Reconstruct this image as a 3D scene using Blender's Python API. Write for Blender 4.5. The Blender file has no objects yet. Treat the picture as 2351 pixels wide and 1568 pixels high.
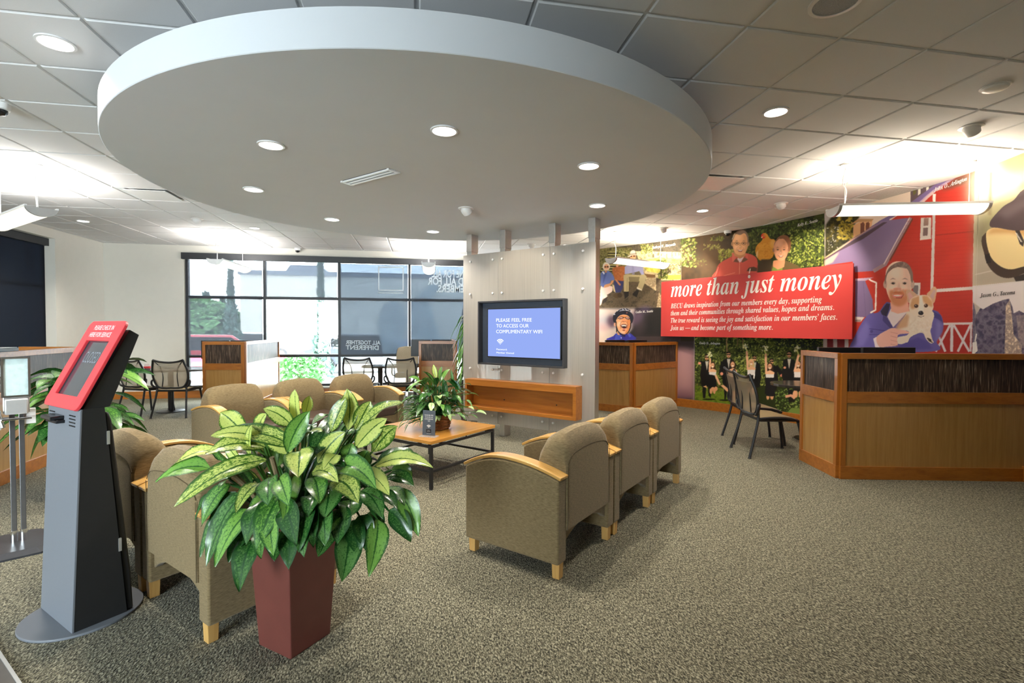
import bpy, math, random
import numpy as np
from mathutils import Vector, Matrix
random.seed(7)
rng = np.random.RandomState(11)
scene = bpy.context.scene
col = scene.collection
PI = math.pi

# ------------------------------------------------------------------ camera
FPX, YAW, PIT, ROL = 1139.8, .18018, .02364, -.00316
EYE = 1.43                      # camera height (m)
CEIL = EYE + 1.7171             # suspended ceiling height
CX, CY = 1175.5, 784.0
def _axes():
    c, s = math.cos(YAW), math.sin(YAW); cp, sp = math.cos(PIT), math.sin(PIT)
    F = Vector((s*cp, c*cp, -sp)); R = Vector((c, -s, 0)); U = R.cross(F)
    cr, sr = math.cos(ROL), math.sin(ROL)
    return cr*R - sr*U, sr*R + cr*U, F
AX_R, AX_U, AX_F = _axes()
camd = bpy.data.cameras.new('camera'); cam = bpy.data.objects.new('camera', camd); col.objects.link(cam)
camd.sensor_width = 36; camd.lens = 36*FPX/2351; camd.clip_start = .05; camd.clip_end = 300
M = Matrix.Identity(4)
for i in range(3):
    M[i][0], M[i][1], M[i][2] = AX_R[i], AX_U[i], -AX_F[i]
M[2][3] = EYE
cam.matrix_world = M
scene.camera = cam

# photo pixel -> place (a pixel gives a direction; the distance comes from a plane it lies on)
def ray(x, y): return AX_F + AX_R*((x-CX)/FPX) + AX_U*((CY-y)/FPX)
def at_z(x, y, z):
    d = ray(x, y); t = (z-EYE)/d.z; return Vector((d.x*t, d.y*t, z))
def fl(x, y): return at_z(x, y, 0)
def ce(x, y, z=CEIL): return at_z(x, y, z)
def at_Y(x, y, Y):
    d = ray(x, y); t = Y/d.y; return Vector((d.x*t, Y, EYE+d.z*t))
def at_plane(x, y, P, n):
    d = ray(x, y); t = (P.x*n.x+P.y*n.y)/(d.x*n.x+d.y*n.y); return Vector((d.x*t, d.y*t, EYE+d.z*t))
def over(x, y, P):
    d = ray(x, y); t = math.hypot(P[0], P[1])/math.hypot(d.x, d.y); return EYE+d.z*t
def proj_np(P):
    d = P - np.array([0, 0, EYE]); R = np.array(AX_R); U = np.array(AX_U); F = np.array(AX_F)
    z = d@F; return np.stack([CX+FPX*(d@R)/z, CY-FPX*(d@U)/z], -1)

# ------------------------------------------------------------------ world, exposure
world = bpy.data.worlds.new('overcast_sky'); scene.world = world; world.use_nodes = True
SKY = 18.0
wn = world.node_tree.nodes; bg = wn['Background']
bg.inputs['Color'].default_value = (.86, .93, 1.0, 1); bg.inputs['Strength'].default_value = SKY
scene.view_settings.view_transform = 'Standard'; scene.view_settings.look = 'None'
scene.view_settings.gamma = 1; scene.view_settings.use_curve_mapping = False
scene.view_settings.exposure = 0.95
scene.cycles.use_denoising = True
scene.cycles.max_bounces = 8; scene.cycles.diffuse_bounces = 4; scene.cycles.transparent_max_bounces = 24
scene.cycles.sample_clamp_indirect = 6
scene.cycles.caustics_reflective = False; scene.cycles.caustics_refractive = False
PENDANT_W, DOWN_W, SPOT_W = 28, 16, 20
WARM = (1.0, .86, .66); WARM2 = (1.0, .92, .80); NEUTRAL = (1.0, .95, .88)

def lamp(name, kind, loc, energy, color, direction=(0, 0, -1), **kw):
    l = bpy.data.lights.new(name, kind); l.energy = energy; l.color = color
    for k, v in kw.items(): setattr(l, k, v)
    o = bpy.data.objects.new(name, l); col.objects.link(o); o.location = loc
    o.rotation_euler = Vector(direction).to_track_quat('-Z', 'Y').to_euler()
    return o
def portal(name, c, w, h, direction):
    o = lamp(name, 'AREA', c, 1, (1, 1, 1), direction, shape='RECTANGLE', size=w, size_y=h)
    o.data.cycles.is_portal = True; return o
YB = 11.27       # back wall plane
XL = -6.26       # left wall plane
YF = -2.6        # entrance glass behind the camera

# ------------------------------------------------------------------ materials
def s2l(c):
    return tuple(((v/255)/12.92 if v <= 10.3 else ((v/255+.055)/1.055)**2.4) for v in c)
def new_mat(name):
    m = bpy.data.materials.new(name); m.use_nodes = True
    nt = m.node_tree; b = nt.nodes['Principled BSDF']; return m, nt, b
def N(nt, t, **kw):
    n = nt.nodes.new(t)
    for k, v in kw.items():
        if k in n.inputs: n.inputs[k].default_value = v
        else: setattr(n, k, v)
    return n
def ramp(nt, stops):
    n = nt.nodes.new('ShaderNodeValToRGB'); e = n.color_ramp.elements
    while len(e) < len(stops): e.new(.5)
    for i, (p, c) in enumerate(stops):
        e[i].position = p; e[i].color = (*c, 1)
    return n
def plain(name, c, rough=.5, metal=0, noise=.06, scale=30, bump=0, spec=.5, emit=None, estr=0, coat=0):
    m, nt, b = new_mat(name); L = nt.links
    tc = N(nt, 'ShaderNodeTexCoord'); nz = N(nt, 'ShaderNodeTexNoise'); nz.inputs['Scale'].default_value = scale; nz.inputs['Detail'].default_value = 4
    L.new(tc.outputs['Object'], nz.inputs['Vector'])
    lo = tuple(max(0, v*(1-noise)) for v in c); hi = tuple(min(1, v*(1+noise)) for v in c)
    r = ramp(nt, [(.3, lo), (.7, hi)]); L.new(nz.outputs['Fac'], r.inputs['Fac']); L.new(r.outputs['Color'], b.inputs['Base Color'])
    b.inputs['Roughness'].default_value = rough; b.inputs['Metallic'].default_value = metal
    b.inputs['Specular IOR Level'].default_value = spec; b.inputs['Coat Weight'].default_value = coat
    if emit: b.inputs['Emission Color'].default_value = (*emit, 1); b.inputs['Emission Strength'].default_value = estr
    if bump:
        bp = N(nt, 'ShaderNodeBump'); bp.inputs['Strength'].default_value = bump; bp.inputs['Distance'].default_value = .002
        L.new(nz.outputs['Fac'], bp.inputs['Height']); L.new(bp.outputs['Normal'], b.inputs['Normal'])
    return m
def wood(name, dark, light, axis='Z', scale=14, rough=.35, coat=.25):
    m, nt, b = new_mat(name); L = nt.links
    tc = N(nt, 'ShaderNodeTexCoord'); mp = N(nt, 'ShaderNodeMapping')
    sc = {'X': (.06, 1, 1), 'Y': (1, .06, 1), 'Z': (1, 1, .06)}[axis]
    mp.inputs['Scale'].default_value = sc
    nz = N(nt, 'ShaderNodeTexNoise'); nz.inputs['Scale'].default_value = scale*3; nz.inputs['Detail'].default_value = 5; nz.inputs['Distortion'].default_value = .6
    n2 = N(nt, 'ShaderNodeTexNoise'); n2.inputs['Scale'].default_value = scale*14
    mx = N(nt, 'ShaderNodeMath', operation='MULTIPLY_ADD'); mx.inputs[1].default_value = .35
    L.new(tc.outputs['Object'], mp.inputs['Vector']); L.new(mp.outputs['Vector'], nz.inputs['Vector']); L.new(mp.outputs['Vector'], n2.inputs['Vector'])
    L.new(n2.outputs['Fac'], mx.inputs[0]); L.new(nz.outputs['Fac'], mx.inputs[2])
    r = ramp(nt, [(.45, dark), (.85, light)]); L.new(mx.outputs[0], r.inputs['Fac']); L.new(r.outputs['Color'], b.inputs['Base Color'])
    b.inputs['Roughness'].default_value = rough; b.inputs['Coat Weight'].default_value = coat; b.inputs['Coat Roughness'].default_value = .25
    return m
def fabric(name, dark, light, sx=6, sz=90, rough=.9, bump=.5):
    m, nt, b = new_mat(name); L = nt.links
    tc = N(nt, 'ShaderNodeTexCoord'); mp = N(nt, 'ShaderNodeMapping'); mp.inputs['Scale'].default_value = (sx, sx, sz)
    nz = N(nt, 'ShaderNodeTexNoise'); nz.inputs['Scale'].default_value = 4; nz.inputs['Detail'].default_value = 6; nz.inputs['Roughness'].default_value = .7
    L.new(tc.outputs['Object'], mp.inputs['Vector']); L.new(mp.outputs['Vector'], nz.inputs['Vector'])
    r = ramp(nt, [(.33, dark), (.68, light)]); L.new(nz.outputs['Fac'], r.inputs['Fac']); L.new(r.outputs['Color'], b.inputs['Base Color'])
    bp = N(nt, 'ShaderNodeBump'); bp.inputs['Strength'].default_value = bump; bp.inputs['Distance'].default_value = .0015
    L.new(nz.outputs['Fac'], bp.inputs['Height']); L.new(bp.outputs['Normal'], b.inputs['Normal'])
    b.inputs['Roughness'].default_value = rough; b.inputs['Sheen Weight'].default_value = .15; b.inputs['Specular IOR Level'].default_value = .2
    return m
def emissive(name, c, s):
    m, nt, b = new_mat(name); nt.nodes.remove(b)
    e = N(nt, 'ShaderNodeEmission'); e.inputs['Color'].default_value = (*c, 1); e.inputs['Strength'].default_value = s
    nt.links.new(e.outputs[0], nt.nodes['Material Output'].inputs['Surface']); return m
def see_through(name, transp, tint, body, rough=.4, gloss=.06, vary=None, trl=0.0):
    """thin sheet: part straight-through (tinted), part diffuse body, a little gloss"""
    m, nt, b = new_mat(name); L = nt.links; nt.nodes.remove(b); out = nt.nodes['Material Output']
    t = N(nt, 'ShaderNodeBsdfTransparent'); t.inputs['Color'].default_value = (*tint, 1)
    d = N(nt, 'ShaderNodeBsdfDiffuse'); d.inputs['Color'].default_value = (*body, 1)
    g = N(nt, 'ShaderNodeBsdfGlossy'); g.inputs['Roughness'].default_value = rough; g.inputs['Color'].default_value = (1, 1, 1, 1)
    base = d
    if trl:
        tr = N(nt, 'ShaderNodeBsdfTranslucent'); tr.inputs['Color'].default_value = (*body, 1)
        mt = N(nt, 'ShaderNodeMixShader'); mt.inputs[0].default_value = trl
        L.new(d.outputs[0], mt.inputs[1]); L.new(tr.outputs[0], mt.inputs[2]); base = mt
    m1 = N(nt, 'ShaderNodeMixShader'); m1.inputs[0].default_value = transp
    L.new(base.outputs[0], m1.inputs[1]); L.new(t.outputs[0], m1.inputs[2])
    if vary:
        tc = N(nt, 'ShaderNodeTexCoord'); mp = N(nt, 'ShaderNodeMapping'); mp.inputs['Scale'].default_value = vary[0]
        nz = N(nt, 'ShaderNodeTexNoise'); nz.inputs['Scale'].default_value = vary[1]; nz.inputs['Detail'].default_value = 3
        mr = N(nt, 'ShaderNodeMapRange'); mr.inputs['From Min'].default_value = .3; mr.inputs['From Max'].default_value = .7
        mr.inputs['To Min'].default_value = transp-vary[2]; mr.inputs['To Max'].default_value = transp+vary[2]
        L.new(tc.outputs['Object'], mp.inputs['Vector']); L.new(mp.outputs['Vector'], nz.inputs['Vector']); L.new(nz.outputs['Fac'], mr.inputs['Value']); L.new(mr.outputs[0], m1.inputs[0])
    m2 = N(nt, 'ShaderNodeMixShader')
    if gloss == 'fresnel':
        fr = N(nt, 'ShaderNodeFresnel'); fr.inputs['IOR'].default_value = 1.45; L.new(fr.outputs[0], m2.inputs[0])
    else: m2.inputs[0].default_value = gloss
    L.new(m1.outputs[0], m2.inputs[1]); L.new(g.outputs[0], m2.inputs[2]); L.new(m2.outputs[0], out.inputs['Surface'])
    return m
MAT = {}
def carpet_mat():
    m, nt, b = new_mat('carpet'); L = nt.links
    tc = N(nt, 'ShaderNodeTexCoord')
    mp = N(nt, 'ShaderNodeMapping'); mp.inputs['Scale'].default_value = (1, .5, 1); mp.inputs['Rotation'].default_value = (0, 0, .6)
    n1 = N(nt, 'ShaderNodeTexNoise'); n1.inputs['Scale'].default_value = 150; n1.inputs['Detail'].default_value = 3; n1.inputs['Distortion'].default_value = .8
    n2 = N(nt, 'ShaderNodeTexNoise'); n2.inputs['Scale'].default_value = 1.2; n2.inputs['Detail'].default_value = 2
    n3 = N(nt, 'ShaderNodeTexVoronoi'); n3.inputs['Scale'].default_value = 120
    for n in (n1, n3): L.new(mp.outputs[0], n.inputs['Vector'])
    L.new(tc.outputs['Object'], mp.inputs['Vector']); L.new(tc.outputs['Object'], n2.inputs['Vector'])
    r = ramp(nt, [(.37, (.030, .028, .019)), (.50, (.138, .128, .084)), (.64, (.40, .375, .27))]); L.new(n1.outputs['Fac'], r.inputs['Fac'])
    mx = N(nt, 'ShaderNodeMix', data_type='RGBA', blend_type='MULTIPLY'); mx.inputs[0].default_value = .08
    r2 = ramp(nt, [(.3, (.75, .75, .75)), (.7, (1.2, 1.2, 1.2))]); L.new(n2.outputs['Fac'], r2.inputs['Fac'])
    L.new(r.outputs['Color'], mx.inputs[6]); L.new(r2.outputs['Color'], mx.inputs[7]); L.new(mx.outputs[2], b.inputs['Base Color'])
    ad = N(nt, 'ShaderNodeMath', operation='ADD'); L.new(n1.outputs['Fac'], ad.inputs[0]); L.new(n3.outputs['Distance'], ad.inputs[1])
    bp = N(nt, 'ShaderNodeBump'); bp.inputs['Strength'].default_value = .8; bp.inputs['Distance'].default_value = .005
    L.new(ad.outputs[0], bp.inputs['Height']); L.new(bp.outputs['Normal'], b.inputs['Normal'])
    b.inputs['Roughness'].default_value = .95; b.inputs['Specular IOR Level'].default_value = .1; b.inputs['Sheen Weight'].default_value = .1
    return m
MAT['carpet'] = carpet_mat()
MAT['tile_floor'] = plain('slate_floor', (.10, .09, .08), .4, noise=.3, scale=6)
MAT['ceil_tile'] = plain('ceiling_tile', (.70, .70, .71), .9, noise=.03, scale=420, bump=.25, spec=.1)
MAT['ceil_grid'] = plain('ceiling_grid', (.64, .64, .64), .5)
MAT['soffit'] = plain('soffit_paint', (.62, .645, .68), .8, noise=.01, scale=4, spec=.2)
MAT['wall'] = plain('cream_wall', (.74, .72, .655), .8, noise=.012, scale=8, spec=.2)
MAT['white'] = plain('white_paint', (.82, .82, .80), .5, noise=.02)
MAT['white_enamel'] = plain('white_enamel', (.80, .80, .80), .3, noise=.02)
MAT['cherry'] = wood('cherry_wood', (.33, .105, .012), (.46, .165, .022), 'Z', 8)
MAT['cherry_h'] = wood('cherry_wood_long', (.33, .105, .012), (.46, .165, .022), 'X', 8)
MAT['maple'] = wood('maple_panel', (.40, .205, .052), (.50, .28, .085), 'Z', 10)
MAT['honey'] = wood('honey_wood', (.58, .31, .075), (.72, .42, .13), 'Y', 9, rough=.25, coat=.5)
MAT['honey_z'] = wood('honey_wood_leg', (.55, .30, .085), (.70, .42, .14), 'Z', 9)
MAT['table_wood'] = wood('table_wood', (.50, .225, .035), (.60, .29, .055), 'X', 6, rough=.22, coat=.6)
MAT['fabric'] = fabric('chair_fabric', (.115, .080, .036), (.31, .232, .122), 10, 130)
MAT['seat_vinyl'] = plain('seat_vinyl', (.075, .048, .036), .45, noise=.1, scale=20)
MAT['black'] = plain('black_metal', (.012, .012, .014), .4, noise=.1)
MAT['black_gloss'] = plain('black_gloss', (.012, .012, .014), .18, noise=.05)
MAT['charcoal'] = plain('charcoal_frame', (.035, .037, .045), .4, noise=.1)
MAT['frame_dark'] = plain('window_frame', (.018, .020, .024), .45, noise=.1)
MAT['steel'] = plain('brushed_steel', (.62, .61, .60), .35, metal=.85, noise=.05, scale=60)
MAT['alu'] = plain('satin_aluminium', (.66, .66, .66), .38, metal=.7, noise=.03)
MAT['chrome'] = plain('chrome', (.82, .82, .84), .12, metal=1, noise=.02)
MAT['red_plate'] = plain('red_plate', (.80, .060, .075), .35, noise=.03)
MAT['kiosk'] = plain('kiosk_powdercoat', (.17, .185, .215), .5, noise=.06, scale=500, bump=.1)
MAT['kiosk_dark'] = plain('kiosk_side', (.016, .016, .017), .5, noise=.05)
MAT['terracotta'] = plain('planter_maroon', (.155, .045, .036), .32, noise=.06, scale=10)
MAT['soil'] = plain('soil', (.06, .035, .02), .95, noise=.5, scale=60, bump=.6)
MAT['brownpot'] = plain('dark_brown_pot', (.05, .025, .02), .5)
MAT['beige_uph'] = fabric('beige_upholstery', (.42, .35, .24), (.56, .48, .35), 20, 30)
MAT['screen_blue'] = None
MAT['glass'] = see_through('window_glass', .97, (.96, .99, .98), (.5, .5, .5), rough=.02, gloss='fresnel')
MAT['shade'] = see_through('shade_cloth', .27, (.95, .98, 1), (.10, .105, .12), gloss=.0, trl=.5)
MAT['shade_film'] = see_through('printed_film', .17, (.82, .91, 1.0), (.055, .062, .075), gloss=.02, vary=((2, 1, 60), 3, .04), trl=.5)
MAT['shade_dark'] = see_through('dark_shade_cloth', .03, (.7, .85, 1), (.018, .022, .032), gloss=.01, vary=((7, 7, .3), 2, .02), trl=.4)
MAT['frost'] = see_through('partition_resin', .17, (.93, .91, .88), (.56, .53, .49), rough=.2, gloss=.09, vary=((60, 60, .6), 3, .06), trl=.42)
MAT['acrylic'] = see_through('acrylic', .8, (.97, .98, 1), (.8, .82, .85), rough=.05, gloss=.1)
def mesh_cloth(name, body, transp=.45):
    return see_through(name, transp, (.9, .88, .84), body, gloss=.0, trl=.4)
MAT['mesh_back'] = mesh_cloth('chair_mesh', (.42, .36, .27), .30)
MAT['mesh_seat'] = fabric('mesh_seat', (.20, .145, .06), (.28, .21, .10), 60, 60)
def resin_mat():
    m, nt, b = new_mat('grass_resin'); L = nt.links
    tc = N(nt, 'ShaderNodeTexCoord'); mp = N(nt, 'ShaderNodeMapping'); mp.inputs['Scale'].default_value = (70, 70, 2.2)
    nz = N(nt, 'ShaderNodeTexNoise'); nz.inputs['Scale'].default_value = 2.2; nz.inputs['Detail'].default_value = 5; nz.inputs['Distortion'].default_value = .7
    n2 = N(nt, 'ShaderNodeTexNoise'); n2.inputs['Scale'].default_value = 1.6
    L.new(tc.outputs['Object'], mp.inputs['Vector']); L.new(mp.outputs[0], nz.inputs['Vector']); L.new(tc.outputs['Object'], n2.inputs['Vector'])
    r = ramp(nt, [(.40, (.030, .020, .015)), (.56, (.075, .048, .034)), (.66, (.22, .15, .10)), (.74, (.50, .40, .31))])
    ad = N(nt, 'ShaderNodeMath', operation='MULTIPLY_ADD'); ad.inputs[1].default_value = .30; L.new(n2.outputs['Fac'], ad.inputs[0])
    sb = N(nt, 'ShaderNodeMath', operation='SUBTRACT'); sb.inputs[1].default_value = .15; L.new(nz.outputs['Fac'], sb.inputs[0]); L.new(sb.outputs[0], ad.inputs[2])
    L.new(ad.outputs[0], r.inputs['Fac']); L.new(r.outputs[0], b.inputs['Base Color'])
    bp = N(nt, 'ShaderNodeBump'); bp.inputs['Strength'].default_value = .35; bp.inputs['Distance'].default_value = .003
    L.new(nz.outputs['Fac'], bp.inputs['Height']); L.new(bp.outputs['Normal'], b.inputs['Normal'])
    b.inputs['Roughness'].default_value = .38; b.inputs['Coat Weight'].default_value = .0; b.inputs['Specular IOR Level'].default_value = .25
    return m
MAT['resin'] = resin_mat()
def leaf_mat(name, dark, mid, pale, amount, rough=.32):
    m, nt, b = new_mat(name); L = nt.links
    uv = N(nt, 'ShaderNodeUVMap'); oi = N(nt, 'ShaderNodeObjectInfo'); sp = N(nt, 'ShaderNodeSeparateXYZ'); L.new(uv.outputs[0], sp.inputs[0])
    cb = N(nt, 'ShaderNodeCombineXYZ'); L.new(sp.outputs[0], cb.inputs[0]); L.new(sp.outputs[1], cb.inputs[1])
    ml = N(nt, 'ShaderNodeMath', operation='MULTIPLY'); ml.inputs[1].default_value = 37; L.new(oi.outputs['Random'], ml.inputs[0]); L.new(ml.outputs[0], cb.inputs[2])
    mp = N(nt, 'ShaderNodeMapping'); mp.inputs['Scale'].default_value = (9, 16, 1); L.new(cb.outputs[0], mp.inputs['Vector'])
    nz = N(nt, 'ShaderNodeTexNoise'); nz.inputs['Scale'].default_value = 1.6; nz.inputs['Detail'].default_value = 5; nz.inputs['Roughness'].default_value = .75; L.new(mp.outputs[0], nz.inputs['Vector'])
    # distance from the midrib, 0..1
    s5 = N(nt, 'ShaderNodeMath', operation='SUBTRACT'); s5.inputs[1].default_value = .5; L.new(sp.outputs[0], s5.inputs[0])
    ab = N(nt, 'ShaderNodeMath', operation='ABSOLUTE'); L.new(s5.outputs[0], ab.inputs[0])
    mr = N(nt, 'ShaderNodeMapRange'); mr.inputs['From Min'].default_value = .36; mr.inputs['From Max'].default_value = .5; mr.inputs['To Min'].default_value = 0; mr.inputs['To Max'].default_value = .30; L.new(ab.outputs[0], mr.inputs['Value'])
    rib = N(nt, 'ShaderNodeMapRange'); rib.inputs['From Min'].default_value = .0; rib.inputs['From Max'].default_value = .05; rib.inputs['To Min'].default_value = .35; rib.inputs['To Max'].default_value = 0; L.new(ab.outputs[0], rib.inputs['Value'])
    a1 = N(nt, 'ShaderNodeMath', operation='SUBTRACT'); L.new(nz.outputs['Fac'], a1.inputs[0]); L.new(mr.outputs[0], a1.inputs[1])
    a2 = N(nt, 'ShaderNodeMath', operation='SUBTRACT'); L.new(a1.outputs[0], a2.inputs[0]); L.new(rib.outputs[0], a2.inputs[1])
    a3 = N(nt, 'ShaderNodeMath', operation='ADD'); a3.inputs[1].default_value = amount; L.new(a2.outputs[0], a3.inputs[0])
    rv = N(nt, 'ShaderNodeMapRange'); rv.inputs['To Min'].default_value = -.10; rv.inputs['To Max'].default_value = .10; L.new(oi.outputs['Random'], rv.inputs['Value'])
    a4 = N(nt, 'ShaderNodeMath', operation='ADD'); L.new(a3.outputs[0], a4.inputs[0]); L.new(rv.outputs[0], a4.inputs[1])
    r = ramp(nt, [(.34, dark), (.47, mid), (.52, pale), (.8, tuple(min(1, v*1.15) for v in pale))]); L.new(a4.outputs[0], r.inputs['Fac'])
    L.new(r.outputs[0], b.inputs['Base Color']); b.inputs['Roughness'].default_value = rough
    bp = N(nt, 'ShaderNodeBump'); bp.inputs['Strength'].default_value = .3; bp.inputs['Distance'].default_value = .004
    L.new(ab.outputs[0], bp.inputs['Height']); L.new(bp.outputs['Normal'], b.inputs['Normal'])
    b.inputs['Subsurface Weight'].default_value = 0; b.inputs['Coat Weight'].default_value = .15
    return m
MAT['leaf_var'] = leaf_mat('variegated_leaf', (.035, .10, .012), (.13, .25, .025), (.54, .60, .15), .095)
MAT['leaf_mid'] = leaf_mat('mottled_leaf', (.022, .10, .016), (.05, .17, .025), (.17, .36, .06), .03)
MAT['leaf_dark'] = leaf_mat('glossy_leaf', (.012, .065, .012), (.03, .115, .02), (.09, .22, .05), -.03, .26)
MAT['leaf_pot'] = leaf_mat('pothos_leaf', (.04, .15, .025), (.10, .26, .05), (.45, .58, .26), .03)
MAT['stem'] = plain('stem_green', (.09, .17, .04), .5, noise=.2)
MAT['cane'] = plain('cane_brown', (.20, .14, .07), .7, noise=.3)

# ------------------------------------------------------------------ mesh helpers
class MB:
    def __init__(s): s.v = []; s.f = []; s.uv = None
    def add(s, V, F):
        o = len(s.v); s.v += [tuple(p) for p in V]; s.f += [tuple(i+o for i in f) for f in F]; return s
    def box(s, x0, x1, y0, y1, z0, z1):
        V = [(x, y, z) for z in (z0, z1) for y in (y0, y1) for x in (x0, x1)]
        return s.add(V, [(0, 2, 3, 1), (4, 5, 7, 6), (0, 1, 5, 4), (2, 6, 7, 3), (0, 4, 6, 2), (1, 3, 7, 5)])
    def obox(s, c, a, b, d):
        """box about c with half vectors a, b, d"""
        c, a, b, d = Vector(c), Vector(a), Vector(b), Vector(d)
        if a.cross(b).dot(d) < 0: a = -a
        V = [c+a*i+b*j+d*k for k in (-1, 1) for j in (-1, 1) for i in (-1, 1)]
        return s.add(V, [(0, 2, 3, 1), (4, 5, 7, 6), (0, 1, 5, 4), (2, 6, 7, 3), (0, 4, 6, 2), (1, 3, 7, 5)])
    def cyl(s, p0, p1, r0, r1=None, n=16, caps=True):
        p0, p1 = Vector(p0), Vector(p1); r1 = r0 if r1 is None else r1
        return s.tube([p0, p1], [r0, r1], n, caps)
    def tube(s, pts, r, n=8, caps=True, closed=False, sy=1.0):
        P = [Vector(p) for p in pts]; m = len(P); rr = r if isinstance(r, (list, tuple)) else [r]*m
        V = []; T0 = None; nrm = None
        for i, p in enumerate(P):
            if closed: t = P[(i+1) % m]-P[i-1]
            else: t = P[min(i+1, m-1)]-P[max(i-1, 0)]
            t.normalize()
            if nrm is None:
                a = Vector((0, 0, 1)) if abs(t.z) < .9 else Vector((1, 0, 0)); nrm = (a - t*a.dot(t)).normalized()
            else:
                nrm = (nrm - t*nrm.dot(t)).normalized()
            bn = t.cross(nrm)
            for k in range(n):
                a = 2*PI*k/n; V.append(p + nrm*(math.cos(a)*rr[i]*sy) + bn*(math.sin(a)*rr[i]))
        F = []
        for i in range(m if closed else m-1):
            j = (i+1) % m
            for k in range(n):
                l = (k+1) % n; F.append((i*n+k, i*n+l, j*n+l, j*n+k))
        if caps and not closed:
            F.append(tuple(range(n-1, -1, -1))); F.append(tuple((m-1)*n+k for k in range(n)))
        return s.add(V, F)
    def lathe(s, prof, n=32, c=(0, 0, 0), M=None):
        V = []; F = []; m = len(prof)
        for r, z in prof:
            for k in range(n):
                a = 2*PI*k/n; p = Vector((r*math.cos(a), r*math.sin(a), z))
                V.append((M @ p if M else p) + Vector(c))
        for i in range(m-1):
            for k in range(n):
                l = (k+1) % n; F.append((i*n+k, i*n+l, (i+1)*n+l, (i+1)*n+k))
        if prof[0][0] > 1e-6: F.append(tuple(range(n-1, -1, -1)))
        if prof[-1][0] > 1e-6: F.append(tuple((m-1)*n+k for k in range(n)))
        return s.add(V, F)
    def prism(s, poly, a, b, f):
        """polygon (p,q) extruded from a to b; f(p,q,t) -> point"""
        n = len(poly); V = [f(p, q, a) for p, q in poly]+[f(p, q, b) for p, q in poly]
        F = [tuple(range(n-1, -1, -1)), tuple(range(n, 2*n))]+[(i, (i+1) % n, (i+1) % n+n, i+n) for i in range(n)]
        return s.add(V, F)
    def grid(s, V, nu, nv):
        F = [(j*nu+i, j*nu+i+1, (j+1)*nu+i+1, (j+1)*nu+i) for j in range(nv-1) for i in range(nu-1)]
        return s.add(V, F)
    def ring(s, outer, inner, f, a, b):
        """flat frame between two loops (same count), extruded a..b through f(p,q,t)"""
        n = len(outer)
        V = [f(*p, a) for p in outer]+[f(*p, a) for p in inner]+[f(*p, b) for p in outer]+[f(*p, b) for p in inner]
        F = []
        for i in range(n):
            j = (i+1) % n
            F += [(j, i, n+i, n+j), (2*n+i, 2*n+j, 3*n+j, 3*n+i), (i, j, 2*n+j, 2*n+i), (n+j, n+i, 3*n+i, 3*n+j)]
        return s.add(V, F)
    def build(s, name, mat, parent=None, smooth=False, bevel=0, fix=True, seg=2, ang=35):
        me = bpy.data.meshes.new(name); me.from_pydata(s.v, [], s.f)
        if fix:
            import bmesh
            bm = bmesh.new(); bm.from_mesh(me); bmesh.ops.recalc_face_normals(bm, faces=bm.faces); bm.to_mesh(me); bm.free()
        if s.uv is not None:
            ul = me.uv_layers.new(name='UVMap')
            for p in me.polygons:
                for li in p.loop_indices: ul.data[li].uv = s.uv[me.loops[li].vertex_index]
        if smooth:
            me.polygons.foreach_set('use_smooth', [True]*len(me.polygons)); me.set_sharp_from_angle(angle=math.radians(ang))
        if mat is not None: me.materials.append(MAT[mat] if isinstance(mat, str) else mat)
        o = bpy.data.objects.new(name, me); col.objects.link(o)
        if parent is not None: o.parent = parent
        if bevel:
            b = o.modifiers.new('bevel', 'BEVEL'); b.width = bevel; b.segments = seg; b.limit_method = 'ANGLE'; b.angle_limit = math.radians(40)
        return o
def tag(o, label, cat, group=None, kind=None):
    if label: o['label'] = label
    if cat: o['category'] = cat
    if group: o['group'] = group
    if kind: o['kind'] = kind
    return o
def thing(name, label, cat, loc=(0, 0, 0), rz=0, group=None):
    o = bpy.data.objects.new(name, None); col.objects.link(o); o.location = loc; o.rotation_euler = (0, 0, rz); o.empty_display_size = .1
    return tag(o, label, cat, group)
def struct(o): o['kind'] = 'structure'; return o
def dup(root, loc, rz, label=None, group=None):
    r = root.copy(); col.objects.link(r); r.location = loc; r.rotation_euler = (0, 0, rz)
    if label: r['label'] = label
    if group: r['group'] = group
    for ch in list(root.children):
        c = ch.copy(); col.objects.link(c); c.parent = r
        for g in list(ch.children):
            d = g.copy(); col.objects.link(d); d.parent = c
    return r
def rrect(x0, x1, y0, y1, r, n=5):
    P = []
    for cx, cy, a0 in ((x1-r, y1-r, 0), (x0+r, y1-r, 90), (x0+r, y0+r, 180), (x1-r, y0+r, 270)):
        for k in range(n+1):
            a = math.radians(a0+90*k/n); P.append((cx+r*math.cos(a), cy+r*math.sin(a)))
    return P
def spline(pts, n=6):
    P = [Vector(p) for p in pts]; out = []
    for i in range(len(P)-1):
        a, b, c, d = P[max(i-1, 0)], P[i], P[i+1], P[min(i+2, len(P)-1)]
        for k in range(n):
            t = k/n; out.append(.5*((2*b)+(c-a)*t+(2*a-5*b+4*c-d)*t*t+(3*b-a-3*c+d)*t**3))
    out.append(P[-1]); return out
_txt = {}
def text_data(body, bold=0):
    if (body, bold) in _txt: return _txt[(body, bold)]
    c = bpy.data.curves.new('lettering', 'FONT'); c.body = body; c.resolution_u = 3; c.offset = bold
    o = bpy.data.objects.new('lettering', c); col.objects.link(o)
    dg = bpy.context.evaluated_depsgraph_get(); me = bpy.data.meshes.new_from_object(o.evaluated_get(dg))
    V = np.array([v.co[:] for v in me.vertices]); F = [tuple(p.vertices) for p in me.polygons]
    bpy.data.objects.remove(o); bpy.data.curves.remove(c); bpy.data.meshes.remove(me)
    _txt[(body, bold)] = (V, F); return V, F
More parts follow.
